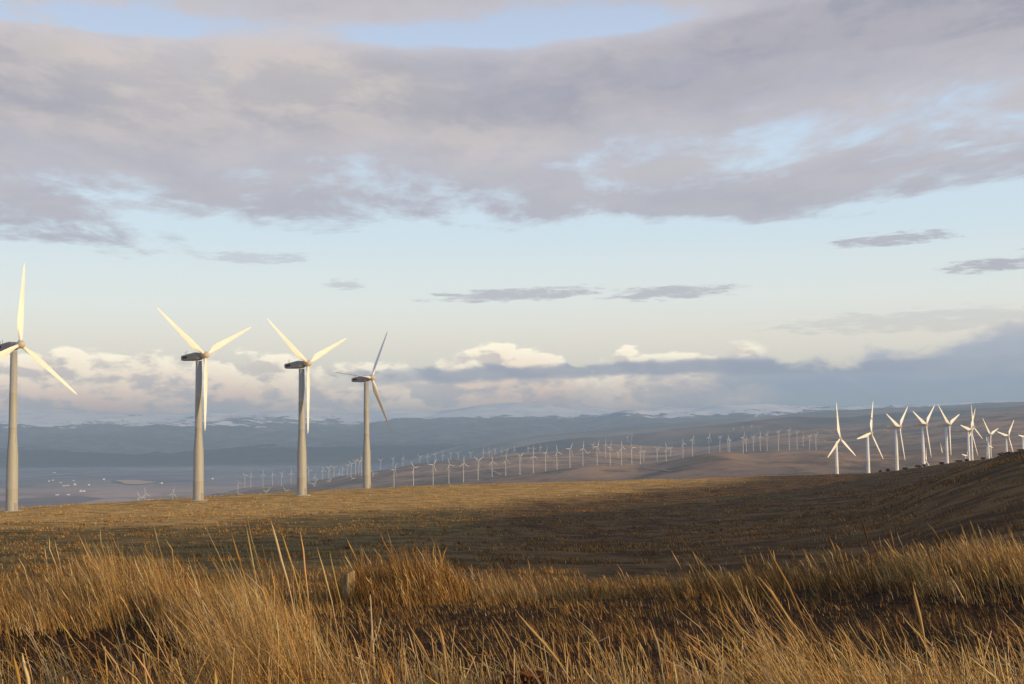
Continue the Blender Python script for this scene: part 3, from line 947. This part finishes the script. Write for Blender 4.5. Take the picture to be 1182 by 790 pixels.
for (px, py, w, l, h, rot, rm, lab) in [
    (120, 554.5, 20, 26, 10, .3, M_roof_w, 'bright white farm building standing alone left of the tan field'),
    (86.5, 560.5, 20, 26, 10, .1, M_roof_w, 'bright white square building right of the pinkish sheds'),
    (102.5, 560.5, 16, 20, 7, .5, M_roof_w, 'pale small building between two bright white ones'),
    (93.5, 568, 22, 20, 8, .2, M_roof_w, 'left one of two white buildings side by side below the hamlet'),
    (97.2, 568, 18, 18, 7, .2, M_roof_w, 'right one of two white buildings side by side below the hamlet'),
    (56.5, 556.5, 14, 18, 9, .4, M_roof_w, 'white upright building at the left end of the hamlet'),
    (61, 555.5, 16, 24, 7, .0, M_roof_w, 'pale low building right beside the upright one of the hamlet'),
    (70, 558, 18, 24, 7, .2, M_roof_r, 'pinkish building in the middle of the hamlet'),
    (74, 561.5, 22, 40, 6, .1, M_roof_r, 'long pink shed, left of two in a line'),
    (78.5, 561.3, 18, 34, 6, .15, M_roof_r, 'long pink shed, right of two in a line'),
    (8.5, 567, 20, 24, 8, .3, M_roof_w, 'white building left of the leftmost tall tower'),
    (186, 558.5, 16, 34, 8, .8, M_roof_w, 'white building at the right end of the tan field'),
    (245.5, 553.5, 18, 20, 8, .2, M_roof_w, 'white building just right of the larger V-bladed turbine tower'),
    (66, 572, 14, 48, 4, .1, M_roof_w, 'low pale shed, left one of the pair lowest in the valley'),
    (79, 571.8, 14, 44, 4, .1, M_roof_w, 'low pale shed, right one of the pair lowest in the valley'),
    (63, 546.5, 22, 40, 6, .2, M_roof_w, 'long pale building farthest out above the hamlet'),
    (85, 555.5, 16, 44, 5, .2, M_roof_w, 'long low pale building behind the bright square one'),
]:
    house(px, py, w * .75, l * .72, h * .8, rot, rm, lab)


def drape(name, pts, fn, lo, hi, mat, width=None, lift=0.6):
    """sheet laid on the terrain: closed outline, or a strip along a line when width is given"""
    P = [at_ground(px, py, fn, lo, hi) for px, py in pts]
    bm = bmesh.new()
    if width:
        Q = []
        for a_, b_ in zip(P[:-1], P[1:]):
            for s in np.linspace(0, 1, 14, endpoint=False):
                Q.append(a_.lerp(b_, s))
        Q.append(P[-1])
        prev = None
        for k, q in enumerate(Q):
            d_ = (Q[min(k + 1, len(Q) - 1)] - Q[max(k - 1, 0)]); d_.z = 0
            nrm = Vector((-d_.y, d_.x, 0)).normalized() * width / 2
            pr = []
            for s in (-1, 1):
                w_ = q + nrm * s
                pr.append(bm.verts.new((w_.x, w_.y, fn(w_.x, w_.y) + lift)))
            if prev:
                bm.faces.new((prev[0], prev[1], pr[1], pr[0]))
            prev = pr
    else:
        c_ = sum(P, Vector()) / len(P)
        vc = bm.verts.new((c_.x, c_.y, fn(c_.x, c_.y) + lift))
        vs = [bm.verts.new((q.x, q.y, fn(q.x, q.y) + lift)) for q in P]
        for k in range(len(vs)):
            bm.faces.new((vc, vs[k], vs[(k + 1) % len(vs)]))
    bmesh.ops.recalc_face_normals(bm, faces=bm.faces)
    me = from_bm(name, bm, mat, True)
    if me.polygons[0].normal.z < 0:
        me.flip_normals()
    return obj(name, me, kind='structure')


drape('bare_field', [(132, 556.0), (141, 555.2), (149, 554.9), (160, 555.3), (168, 556.4), (179, 557.2), (181, 558), (172, 558.9), (163, 560), (152, 560.4), (144, 559.6), (139, 557.6)], lambda x, y: valley_z(x, y), 3000, 30000, M_tan, lift=5)
drape('pale_strip', [(150, 568), (175, 567.6), (200, 568)], lambda x, y: valley_z(x, y), 3000, 30000, M_tan, width=30, lift=5)
drape('valley_road', [(20, 552), (110, 546), (200, 543.5), (262, 543)], lambda x, y: valley_z(x, y), 3000, 40000, M_tan, width=70, lift=5)
drape('hill_track', [(548, 534.5), (562, 541), (570, 545), (578, 549.5)], hills_z, 2700, 8000, M_track, width=9, lift=2.0)
drape('hill_track', [(440, 545.5), (470, 541.5), (500, 538), (545, 535)], hills_z, 3600, 8000, M_track, width=12, lift=2.0)
drape('hill_track', [(730, 536), (745, 541), (775, 545)], hills_z, 2000, 4000, M_track, width=6, lift=1.5)

# ------------------------------------------------------------------ grass
PAL = np.array([(0.54, 0.34, 0.12), (0.43, 0.245, 0.070), (0.32, 0.155, 0.038), (0.60, 0.41, 0.17), (0.14, 0.062, 0.020), (0.68, 0.53, 0.30), (0.13, 0.11, 0.034)])


def palette(n, w):
    w = np.array(w, float); w /= w.sum()
    c = PAL[RNG.choice(len(PAL), n, p=w)]
    return np.clip(c * RNG.uniform(0.6, 1.25, (n, 1)) * RNG.uniform(.93, 1.07, (n, 3)), 0, 1)


W_STRAW = (5, 3.4, 1.8, 3, 1.2, 1.6, .5)
W_DULL = (1.2, 2, 3.5, .4, 4.5, .15, 2.4)
W_PALE = (4, 2, 1, 4, .4, 3, .1)
W_RED = (1.5, 3, 4.5, .5, 4.5, .2, .5)


def blades(x, y, h, w, lean_az, lean, curl, colour, sides=2, nseg=4, zoff=0.0, head=None, rough=True, broken=0.0):
    """arrays of blades -> (verts, quads, colours); lean and curl are angles from the vertical at foot and added towards the tip"""
    n = len(x)
    z = ground_z(x, y) + zoff
    k = sides
    s = np.linspace(0, 1, nseg + 1)
    pts = np.zeros((n, nseg + 1, 3))
    pts[:, 0] = np.stack([x, y, z - 0.02], -1)
    d0 = np.zeros((n, nseg + 1, 3))
    ib = RNG.integers(1, max(2, nseg), n)
    bk_ = np.where(RNG.uniform(0, 1, n) < broken, RNG.uniform(.7, 2.1, n), 0)
    for i in range(nseg + 1):
        th = lean + curl * s[i] ** 1.5 + bk_ * (i >= ib)
        d0[:, i] = np.stack([np.sin(th) * np.sin(lean_az), np.sin(th) * np.cos(lean_az), np.cos(th)], -1)
    for i in range(nseg):
        pts[:, i + 1] = pts[:, i] + d0[:, i] * (h / nseg)[:, None]
    if rough:
        pts[:, 1:] += RNG.normal(0, 1, (n, nseg, 3)) * (h * 0.012)[:, None, None]
    ra = RNG.uniform(0, 2 * np.pi, n)
    side = np.stack([np.cos(ra), np.sin(ra), np.zeros(n)], -1)
    # ribbon / prism frame
    prof = np.interp(s, [0, .25, .7, 1], [1, .95, .6, .12]) if head is None else np.interp(s, *head)
    V = np.zeros((n, nseg + 1, k, 3))
    sd = side[:, None] - (side[:, None] * d0).sum(-1, keepdims=True) * d0
    sd /= np.linalg.norm(sd, axis=-1, keepdims=True) + 1e-9
    up = np.cross(d0, sd)
    ww = (w[:, None] * prof[None])[..., None] * 0.5
    for j in range(k):
        if k == 2:
            V[:, :, j] = pts + sd * ww * (1 if j else -1)
        else:
            a_ = 2 * np.pi * j / k
            V[:, :, j] = pts + (sd * math.cos(a_) + up * math.sin(a_)) * ww
    V = V.reshape(-1, 3)
    base = (np.arange(n) * (nseg + 1) * k)[:, None]
    fs = []
    for i in range(nseg):
        if k == 2:
            q = [i * 2, i * 2 + 1, i * 2 + 3, i * 2 + 2]
            fs.append(base + np.array(q)[None])
        else:
            for j in range(k):
                j2 = (j + 1) % k
                fs.append(base + np.array([i * k + j, i * k + j2, (i + 1) * k + j2, (i + 1) * k + j])[None])
    fq = np.concatenate(fs)
    colv = np.repeat(colour, (nseg + 1) * k, 0)
    return V, fq, colv


def join(parts):
    vs, fs, cs = [], [], []; off = 0
    for v_, f_, c_ in parts:
        vs.append(v_); fs.append(f_ + off); cs.append(c_); off += len(v_)
    return np.concatenate(vs), np.concatenate(fs), np.concatenate(cs)


def grass_mesh(name, parts):
    v_, f_, c_ = join(parts)
    me = new_mesh(name, v_, f_, False, M_grass)
    ca = me.color_attributes.new('blade_colour', 'FLOAT_COLOR', 'POINT')
    ca.data.foreach_set('color', np.concatenate([c_, np.ones((len(c_), 1))], 1).astype(np.float32).ravel())
    return me


def wedge(n, d0, d1, p0=-60, p1=1242, power=1.0):
    """points spread evenly over the ground between two distances and two sight lines"""
    d_ = np.sqrt(RNG.uniform(0, 1, n) ** power * (d1 ** 2 - d0 ** 2) + d0 ** 2)
    a_ = RNG.uniform(p0, p1, n)
    return (a_ - PW / 2) / F * d_, d_


WIND = R(-90 + 8)                # stems lean to the left


def lean_dirs(n, spread=0.7):
    return WIND + RNG.normal(0, spread, n)


def field_mask(x, y, sc, lo, hi, seed=0):
    return sstep(fbm(x / sc + seed, y / sc, 3), lo, hi)


# -- near tangle of dry stems, y 4 - 13 m
W_NEAR = (1.6, 2.4, 3.4, .7, 5, .35, 1.2)
parts = []
n = 70000
x, y = wedge(n, 4.8, 13.5)
pp = PW / 2 + x / y * F
msk = field_mask(x, y, 0.8, -.15, .25, 4)
msk = msk ** 1.4 * (0.35 + 0.65 * sstep(np.abs(pp - 120), 60, 200)) * (1 - .6 * np.exp(-((pp - 620) / 150) ** 2))
keep = RNG.uniform(0, 1, n) < (0.10 + 0.90 * msk) * (1 - 0.85 * sstep(y, 10.0, 13.0))
x, y = x[keep], y[keep]; n = len(x)
tall = field_mask(x, y, 1.3, -.05, .4, 21)
h = RNG.uniform(.07, .30, n) * (0.55 + .95 * tall)
parts.append(blades(x, y, h, RNG.uniform(.0028, .0064, n), lean_dirs(n, 1.4), RNG.uniform(.1, 1.1, n), RNG.uniform(.0, 1.2, n), palette(n, W_NEAR), broken=.3))
# thatch lying nearly flat
n = 30000
x, y = wedge(n, 3.6, 13.5)
parts.append(blades(x, y, RNG.uniform(.10, .42, n), RNG.uniform(.003, .006, n), RNG.uniform(0, 6.28, n), RNG.uniform(1.0, 1.5, n), RNG.uniform(-.2, .35, n), palette(n, (1, 2, 4, .4, 6, .25, .5)), zoff=RNG.uniform(0, .10, n), broken=.2))
obj('dry_grass', grass_mesh('dry_grass', parts), kind='stuff')

# -- short cut stalks standing in the tangle
n = 2000
x, y = wedge(n, 4.8, 13.0)
keep = RNG.uniform(0, 1, n) < (0.15 + 0.85 * field_mask(x, y, 1.4, -.05, .3, 40))
x, y = x[keep], y[keep]; n = len(x)
st = blades(x, y, RNG.uniform(.22, .62, n), RNG.uniform(.007, .015, n), lean_dirs(n, 1.1), RNG.uniform(.02, .42, n), RNG.uniform(0, .25, n), palette(n, W_PALE), sides=3, nseg=3,
            head=([0, .5, .9, 1], [.9, .85, .8, .6]))
n = 620
x, y = wedge(n, 6.2, 12.0)
st2 = blades(x, y, RNG.uniform(.45, .85, n), RNG.uniform(.005, .009, n), lean_dirs(n, .6), RNG.uniform(.15, .8, n), RNG.uniform(.1, .8, n), palette(n, W_PALE), sides=3, nseg=5, broken=.2,
             head=([0, .6, .72, .85, 1], [.9, .7, 1.5, 1.3, .2]))
n = 1100
x, y = wedge(n, 6.0, 13.5, 430, 1182)
st3 = blades(x, y, RNG.uniform(.16, .42, n), RNG.uniform(.005, .010, n), lean_dirs(n, .9), RNG.uniform(.02, .35, n), RNG.uniform(0, .15, n), palette(n, (1.5, .6, .3, 3, .1, 6, 0)), sides=3, nseg=2,
             head=([0, .5, 1], [1, .9, .7]))
obj('stubble', grass_mesh('stubble', [st, st2, st3]), kind='stuff')


def clump(px, depth, wpx, ddep, n, hmin, hmax, weights, label, lean=(.1, .45), curl=(.1, .7), wid=(.004, .008), stems=0, spread=.45, group=None):
    """a clump of tall grass as one thing: leaves, plus tube stems with seed heads"""
    cx = (px - PW / 2) / F * depth
    rx = wpx / F * depth
    a_ = RNG.uniform(0, 6.283, n + stems); r_ = np.sqrt(RNG.uniform(0, 1, n + stems))
    x = cx + rx * r_ * np.cos(a_) + RNG.normal(0, rx * .10, n + stems); y = depth + ddep * r_ * np.sin(a_) + RNG.normal(0, ddep * .1, n + stems)
    lump = 0.72 + 0.5 * field_mask(x, y, max(rx * .35, .25), -.25, .35, px)
    if depth > 15:
        ok = RNG.uniform(0, 1, n + stems) < .10 + .90 * field_mask(x, y, .95, -.08, .22, px + 3)
        ok[n:] = True
        x, y, r_, lump = x[ok], y[ok], r_[ok], lump[ok]
        n = len(x) - stems
    fall = np.clip(1.12 - r_ ** 3 * 0.55, .35, 1.1)
    h = RNG.uniform(hmin * .7, hmax * 1.08, n + stems) * lump * fall
    P = [blades(x[:n], y[:n], h[:n], RNG.uniform(*wid, n), lean_dirs(n, spread), RNG.uniform(*lean, n), RNG.uniform(*curl, n), palette(n, weights), nseg=5, broken=.18)]
    if stems:
        q = slice(n, None)
        P.append(blades(x[q], y[q], h[q] * 1.25, RNG.uniform(wid[0] * 1.1, wid[1] * 1.3, stems), lean_dirs(stems, spread), RNG.uniform(lean[0], lean[1], stems), RNG.uniform(.05, .4, stems), palette(stems, W_PALE),
                        sides=3, nseg=6, head=([0, .6, .7, .82, .94, 1], [.8, .55, 1.1, 1.5, 1.0, .1])))
    me = grass_mesh('grass_clump', P)
    o = obj('grass_clump', me, label=label, category='grass clump')
    if group:
        o['group'] = group
    return o


GG = 'clumps of tall dry grass'
# the tall clumps of the second line (18 - 32 m)
clump(60, 20.5, 120, 1.7, 12500, .42, .72, W_STRAW, 'tall orange grass clump at the far left edge', wid=(.006, .011), stems=160, group=GG)
clump(170, 21, 110, 1.7, 16000, .58, .98, W_STRAW, 'highest crest of wind-blown golden grass, left of the picture', wid=(.006, .011), stems=260, group=GG)
clump(280, 19.5, 85, 1.5, 10500, .38, .66, W_STRAW, 'golden grass clump sloping down between the left crest and the near tangle', wid=(.0055, .010), stems=120, group=GG)
clump(468, 28, 75, 1.6, 11000, .55, .95, W_RED, 'rounded orange grass tussock right beside the short wooden post', wid=(.010, .016), stems=120, spread=.8, group=GG)
clump(590, 29, 80, 1.6, 2000, .35, .6, W_STRAW, 'low thin grass clump right of the rounded orange tussock', wid=(.010, .016), stems=60, group=GG)
clump(710, 30, 80, 1.8, 2000, .3, .55, W_DULL, 'brownish thin grass clump in the middle, before the shaded slope', wid=(.010, .017), stems=80, group=GG)
clump(835, 27, 80, 2.6, 3600, .32, .6, W_DULL, 'dull grass clump with a bright lit foot, right of the middle', wid=(.010, .016), stems=90, group=GG)
clump(985, 26.5, 95, 3.0, 3600, .35, .62, W_DULL, 'broad dull brown grass clump at the foot of the dark hill', wid=(.009, .016), stems=110, group=GG)
clump(1100, 24, 85, 2.6, 5200, .36, .62, W_STRAW, 'sunlit orange grass clump under the dark hill near the right edge', wid=(.008, .015), stems=150, group=GG)
clump(1195, 23, 70, 2.4, 4600, .36, .62, W_STRAW, 'sunlit tall grass clump cut off by the right edge', wid=(.008, .014), stems=140, group=GG)
# the near clumps
clump(335, 7.9, 84, 0.95, 3800, .42, .82, W_STRAW, 'large tangled near grass clump with long arching stems, left of the middle', lean=(.05, .6), curl=(.0, 1.1), wid=(.0024, .0052), stems=150, spread=.8, group=GG)
clump(240, 6.6, 110, 0.7, 2200, .3, .55, W_RED, 'matted reddish grass clump at the bottom, left of the middle', lean=(.2, 1.0), curl=(.2, 1.2), wid=(.003, .006), stems=30, spread=1.2, group=GG)
clump(960, 6.9, 100, 0.8, 2300, .35, .72, W_STRAW, 'dense fan of straw stems slanting left, bottom right', lean=(.3, .75), curl=(.0, .5), wid=(.0025, .005), stems=260, spread=.3, group=GG)
clump(1120, 7.6, 80, 0.9, 1200, .3, .6, W_STRAW, 'grass clump of slanting stems in the bottom right corner', lean=(.2, .8), curl=(.0, .7), wid=(.003, .006), stems=90, spread=.5, group=GG)
clump(800, 6.6, 70, 0.8, 900, .25, .5, W_RED, 'reddish low grass clump at the bottom, left of the dense straw fan', lean=(.2, .9), curl=(.1, .8), wid=(.003, .006), stems=50, spread=.7, group=GG)

# -- low grass in the hollow and between the clumps (13 - 36 m)
parts = []
n = 60000
x, y = wedge(n, 12.5, 40)
dark = np.exp(-((y - 14.8) / 1.7) ** 2)
h = RNG.uniform(.08, .26, n) * (1 - .45 * dark) * (0.6 + 0.9 * field_mask(x, y, 2.5, -.2, .4, 8))
colr = palette(n, W_DULL)
parts.append(blades(x, y, h, RNG.uniform(.006, .011, n) * (y / 20), lean_dirs(n, .8), RNG.uniform(.1, .7, n), RNG.uniform(.1, .8, n), colr, nseg=3))
obj('low_grass', grass_mesh('low_grass', parts), kind='stuff')

# -- short turf and tufts over the field out to its crest
parts = []
n = 300000
d_ = 33 + (590 - 33) * RNG.uniform(0, 1, n) ** 1.25
a_ = RNG.uniform(-60, 1242, n)
x, y = (a_ - PW / 2) / F * d_, d_
cl = fbm(x / 2.6 + 60, y / 4.5, 4) * .8 + fbm(x / 14 + 8, y / 26, 3) * .6
msk = sstep(cl, -.02, .30) * .94 + .06
keep = (RNG.uniform(0, 1, n) < msk) & (y < np.clip(520 + 0.9 * x, 330, 575) + 30)
x, y, cl = x[keep], y[keep], cl[keep]; n = len(x)
h = RNG.uniform(.10, .24, n) * (.6 + 1.1 * sstep(cl, .05, .5)) * np.clip((y / 60) ** .25, .8, 1.6)
w_ = RNG.uniform(.012, .022, n) * np.clip(y / 40, 1, 9)
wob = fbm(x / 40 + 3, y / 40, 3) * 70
lit_crest = sstep(y + wob - (225 + 2.1 * np.clip(x + 60, 0, None)), -50, 50)  # sunlit crest against shaded dip, carried into the blade colours
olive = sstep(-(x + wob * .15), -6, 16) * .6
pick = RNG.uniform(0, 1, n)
colr = np.where((pick < lit_crest)[:, None], palette(n, (6, 4, 1.2, 2.4, .3, .6, .2)), np.where((pick < np.maximum(lit_crest, olive))[:, None], palette(n, (2, 2, 1.5, .5, 1, .1, 4)), palette(n, (.4, 1.2, 3, .1, 6, .05, 2.2))))
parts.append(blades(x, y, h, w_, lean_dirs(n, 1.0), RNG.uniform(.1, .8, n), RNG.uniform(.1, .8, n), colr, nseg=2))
# tussocks that stand up from the turf
nt = 2600
td = 34 + 260 * RNG.uniform(0, 1, nt) ** 1.4
ta = RNG.uniform(-60, 1242, nt)
tx = (ta - PW / 2) / F * td
ok = field_mask(tx, td, 16, -.2, .3, 90) > RNG.uniform(0, 1, nt)
tx, td = tx[ok], td[ok]
nb_ = 26
sp_ = RNG.uniform(.12, .42, len(tx))
x = np.repeat(tx, nb_) + RNG.normal(0, 1, len(tx) * nb_) * np.repeat(sp_, nb_)
y = np.repeat(td, nb_) + RNG.normal(0, 1, len(tx) * nb_) * np.repeat(sp_, nb_)
n = len(x)
tone = np.repeat(RNG.uniform(0, 1, len(tx)) < .5, nb_)
colr = np.where(tone[:, None], palette(n, (2, 3, 3, .8, 2, .2, 1)), palette(n, (.3, .8, 3, .1, 6, .05, 1.5)))
parts.append(blades(x, y, RNG.uniform(.16, .42, n), RNG.uniform(.014, .024, n) * np.clip(y / 40, 1, 5), lean_dirs(n, 1.2), RNG.uniform(.05, .9, n), RNG.uniform(.1, .9, n), colr, nseg=3))
pf = [p_ for p_ in parts[:-1]]
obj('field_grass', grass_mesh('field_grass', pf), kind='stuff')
obj('field_tussocks', grass_mesh('field_tussocks', parts[-1:]), kind='stuff')


# ------------------------------------------------------------------ single stalks that stand out
def stalk(px_foot, px_tip, py_tip, depth, width, weights, label, curl=.15, headw=1.8, name='grass_stalk', cat='grass stalk', fork=False):
    x0 = (px_foot - PW / 2) / F * depth
    z0 = gz1(x0, depth) - .02
    tip = at(px_tip, py_tip, depth - .05)
    n_ = 10
    s = np.linspace(0, 1, n_ + 1)
    P0 = np.array([x0, depth, z0]); D = tip - P0
    pts = P0 + D * s[:, None]
    sag = np.array([-(D[2]), 0, D[0]]); 
    pts = pts + (np.sin(np.pi * s) * curl * .25)[:, None] * np.array([D[2], 0, -D[0]])[None] * (1 if D[0] < 0 else -1) + RNG.normal(0, .003, (n_ + 1, 3)) * s[:, None]
    k = 5
    prof = np.interp(s, [0, .6, .72, .86, .96, 1], [1, .7, headw * .7, headw, headw * .6, .1]) * width / 2
    a_ = np.arange(k) * 2 * np.pi / k
    V = pts[:, None] + np.stack([np.cos(a_), np.sin(a_), np.zeros(k)], -1)[None] * prof[:, None, None]
    f_ = []
    for i in range(n_):
        for j in range(k):
            f_.append((i * k + j, i * k + (j + 1) % k, (i + 1) * k + (j + 1) % k, (i + 1) * k + j))
    c_ = np.repeat(palette(1, weights), (n_ + 1) * k, 0)
    root_loc = P0
    me = grass_mesh('stem', [(V.reshape(-1, 3) - P0, np.array(f_), c_)])
    o = obj(name, me, loc=Vector(P0), label=label, category=cat)
    return o, pts


SG = 'tall single grass stalks'
for a in [
    (352, 312, 600, 8.2, .010, W_PALE, 'tallest seed stalk rising against the field over the large near clump'),
    (366, 325, 612, 8.4, .008, W_PALE, 'second tallest seed stalk just right of the tallest one'),
    (310, 266, 614, 8.0, .010, W_STRAW, 'long dark seed stalk left of the tallest one, leaning left'),
    (302, 284, 607, 8.6, .007, W_STRAW, 'thin stalk between the long dark seed stalk and the tallest one'),
    (352, 346, 612, 8.3, .007, W_PALE, 'upright thin stalk just right of the tallest seed stalk'),
    (398, 366, 632, 8.5, .007, W_PALE, 'stalk leaning left at the right shoulder of the large near clump'),
    (402, 379, 634, 8.7, .006, W_PALE, 'thinner stalk beside the short wooden post, leaning left'),
    (960, 886, 631, 7.6, .012, W_PALE, 'longest bright stalk slanting over the dense straw fan'),
    (975, 876, 664, 7.0, .012, W_PALE, 'second long bright stalk slanting left over the dense straw fan'),
    (1060, 1053, 676, 8.0, .013, W_PALE, 'bright upright stalk right of the dense straw fan'),
    (842, 824, 672, 8.4, .009, W_PALE, 'thin stalk leaning left at the left side of the straw fan'),
    (715, 597, 705, 6.8, .012, W_PALE, 'long bent straw stem slanting across the bottom middle'),
    (34, 15, 755, 6.6, .012, W_PALE, 'pale stalk in the bottom left corner, left of two that cross'),
    (46, 25, 753, 6.5, .012, W_PALE, 'pale stalk in the bottom left corner, right of two that cross'),
    (1000, 995, 600, 23.5, .024, W_STRAW, 'single upright stalk on the dull grass clump under the dark hill'),
    (79, 78, 774, 6.4, .013, W_PALE, 'short pale upright stalk at the bottom edge near the left corner'),
    (252, 249, 774, 6.3, .013, W_PALE, 'pinkish short stub at the bottom edge left of the middle'),
    (512, 507, 720, 7.6, .013, W_PALE, 'white tipped short stalk below the rounded orange tussock'),
]:
    o, _p = stalk(*a)
    o['group'] = SG
# the pale forked weed
root = obj('weed_stem', None, label='pale forked weed stem standing in front of the rounded orange tussock', category='weed')
xx = (431 - PW / 2) / F * 12.5
root.location = (xx, 12.5, gz1(xx, 12.5))
bm = bmesh.new()


def tube(bm, pts, r0, r1, k=6):
    prev = None
    for i, p_ in enumerate(pts):
        r_ = r0 + (r1 - r0) * i / (len(pts) - 1)
        ring = [bm.verts.new((p_[0] + r_ * math.cos(2 * math.pi * j / k), p_[1] + r_ * math.sin(2 * math.pi * j / k), p_[2])) for j in range(k)]
        if prev:
            for j in range(k):
                bm.faces.new((prev[j], prev[(j + 1) % k], ring[(j + 1) % k], ring[j]))
        prev = ring
    bm.faces.new(prev)


M_weed = plain('pale_weed_stem', (0.52, 0.42, 0.28), 0.8, 0.1, 0.15, 20)
tube(bm, [(0, 0, -.05), (-.005, 0, .25), (-.02, 0, .55), (-.035, .01, .80), (-.045, .01, 1.02)], .012, .005)
obj('stem', from_bm('stem', bm, M_weed), root)
bm = bmesh.new(); tube(bm, [(-.022, 0, .56), (.03, 0, .68), (.055, .01, .80)], .008, .004)
obj('branch', from_bm('branch', bm, M_weed), root)

# ------------------------------------------------------------------ post, shrubs, weeds
px_ = (400 - PW / 2) / F * 27.0
pz = gz1(px_, 27.0)
bm = bmesh.new()
secs = []
for i, (hh, r_) in enumerate([(-.3, .14), (0.0, .14), (.2, .135), (.4, .13), (.57, .128), (.605, .122), (.612, .112)]):
    a_ = np.linspace(0, 2 * np.pi, 12, endpoint=False)
    rr = r_ * (1 + .06 * np.sin(3 * a_ + 1) + .04 * np.sin(7 * a_))
    secs.append(np.stack([rr * np.cos(a_) + .03 * hh, rr * np.sin(a_), np.full(12, hh) + (.04 * np.cos(a_) if i > 3 else 0)], -1))
obj('wooden_post', from_bm('wooden_post', loft(secs), M_wood), loc=(px_, 27.0, pz), label='short weathered wooden post standing left of the rounded orange tussock', category='post')


def leafy(nleaf, rx, rz, size, flat=False, seedv=0):
    rg = np.random.default_rng(seedv)
    bm = bmesh.new()
    for _ in range(nleaf):
        d_ = rg.normal(0, 1, 3); d_ /= np.linalg.norm(d_); r_ = rg.uniform(.35, 1) ** .5
        c_ = Vector((d_[0] * rx * r_, d_[1] * rx * r_, rz * (0.95 + d_[2] * r_ * .9)))
        e = Euler(rg.uniform(-2, 2, 3)).to_matrix()
        s = size * rg.uniform(.6, 1.4)
        q = [Vector((-s * .4, 0, 0)), Vector((0, -s, 0)), Vector((s * .4, 0, s * .12)), Vector((0, s, 0))]
        bm.faces.new([bm.verts.new(c_ + e @ k_) for k_ in q])
    return bm


def shrub(px, py, depth, w, h, label, grp, mat=M_leaf_dark, name='shrub', nleaf=260, size=.11, cat='shrub', sd=0, leafname='foliage'):
    x_ = (px - PW / 2) / F * depth
    root = obj(name, None, loc=(x_, depth, gz1(x_, depth)), label=label, category=cat)
    if grp:
        root['group'] = grp
    bm = bmesh.new()
    for k in range(6):
        a_ = k * 1.05 + sd
        tube(bm, [(0, 0, -.1), (w * .2 * math.cos(a_), w * .2 * math.sin(a_), h * .4), (w * .42 * math.cos(a_), w * .42 * math.sin(a_), h * .85)], .03 * h, .008, 5)
    obj('stem', from_bm('stem', bm, M_twig), root)
    obj(leafname, from_bm(leafname, leafy(nleaf, w / 2, h / 2, size, seedv=sd), mat, False), root)


# crest of the dark hill as seen from the camera: find the skyline along a sight line
def skyline(px, lo=60, hi=660):
    ds = np.geomspace(lo, hi, 400)
    x_ = (px - PW / 2) / F * ds
    return float(ds[np.argmax(ground_z(x_, ds) / ds)])


SHG = 'small dark shrubs along the dark hill crest'
for k, (px, w, h, lab) in enumerate([
    (1012, 5, 3, 'small dark shrub on the crest, leftmost, just right of the second white turbine'),
    (1021, 6, 5, 'dark round shrub standing clear left of the third white turbine foot'),
    (1041, 9, 5, 'dark shrub right against the foot of the third white turbine'),
    (1056, 10, 5, 'dark wide shrub between the third and fourth white turbine'),
    (1063, 6, 4.5, 'small shrub just left of the foot of the fourth white turbine'),
    (1083, 9, 5, 'dark shrub left of the tiny rotor on the dark hill'),
    (1103, 10, 4.5, 'dark low shrub between the fifth and sixth white turbine'),
    (1112, 8, 5, 'dark shrub under the low rotor on the hill crest'),
    (1131, 8, 4, 'low shrub between two white turbines with crossed rear blades'),
    (1153, 11, 7, 'tallest dark shrub on the crest, near the right edge'),
    (1160, 8, 5, 'shrub just right of the tallest one on the crest'),
    (1174, 9, 4, 'rightmost dark shrub on the crest by the picture edge'),
]):
    sd_ = skyline(px)
    shrub(px, 0, sd_, w * RNG.uniform(.5, 1.0) * sd_ / F, h * RNG.uniform(.42, .75) * sd_ / F, lab, SHG, sd=k, size=.8 * sd_ / F, nleaf=150)
shrub(603, 0, 9.6, .55, .30, 'rust brown withered dock weed in the dark hollow, bottom middle', None, M_leaf_rust, 'dock_weed', 420, .045, 'weed', 33, 'leaf_mass')
shrub(640, 0, 10.4, .60, .22, 'rust brown low weed just right of the withered dock', None, M_leaf_rust, 'dock_weed', 300, .04, 'weed', 34, 'leaf_mass')
shrub(474, 0, 9.4, .22, .13, 'small green weed below the rounded orange tussock', None, M_leaf_green, 'green_weed', 120, .03, 'weed', 35, 'leaf_mass')
shrub(725, 0, 6.6, .25, .10, 'small green weed at the bottom, right of the middle', None, M_leaf_green, 'green_weed', 120, .025, 'weed', 36, 'leaf_mass')

# ------------------------------------------------------------------ haze
bm = bmesh.new()
box_bm(bm, (0, 0, 0), (1, 1, 1))
HM = bpy.data.materials.new('haze')
HM.use_nodes = True
t = NT(HM.node_tree); t.n.clear()
pv = t.node('ShaderNodeVolumePrincipled')
pv.inputs['Color'].default_value = (0.51, 0.73, 1.0, 1)
pv.inputs['Density'].default_value = 7.0e-5
out = t.node('ShaderNodeOutputMaterial')
t.l.new(pv.outputs[0], out.inputs['Volume'])
o = obj('haze', from_bm('haze', bm, HM, False), kind='stuff')
ztop = float(max(MG[:, :, 2].max(), FG[:, :, 2].max(), HG[:, :, 2].max()) + 60)
o.scale = (190000, 190000, ztop + 320)
o.location = (0, 0, (ztop - 320) / 2)
print('haze top', ztop)
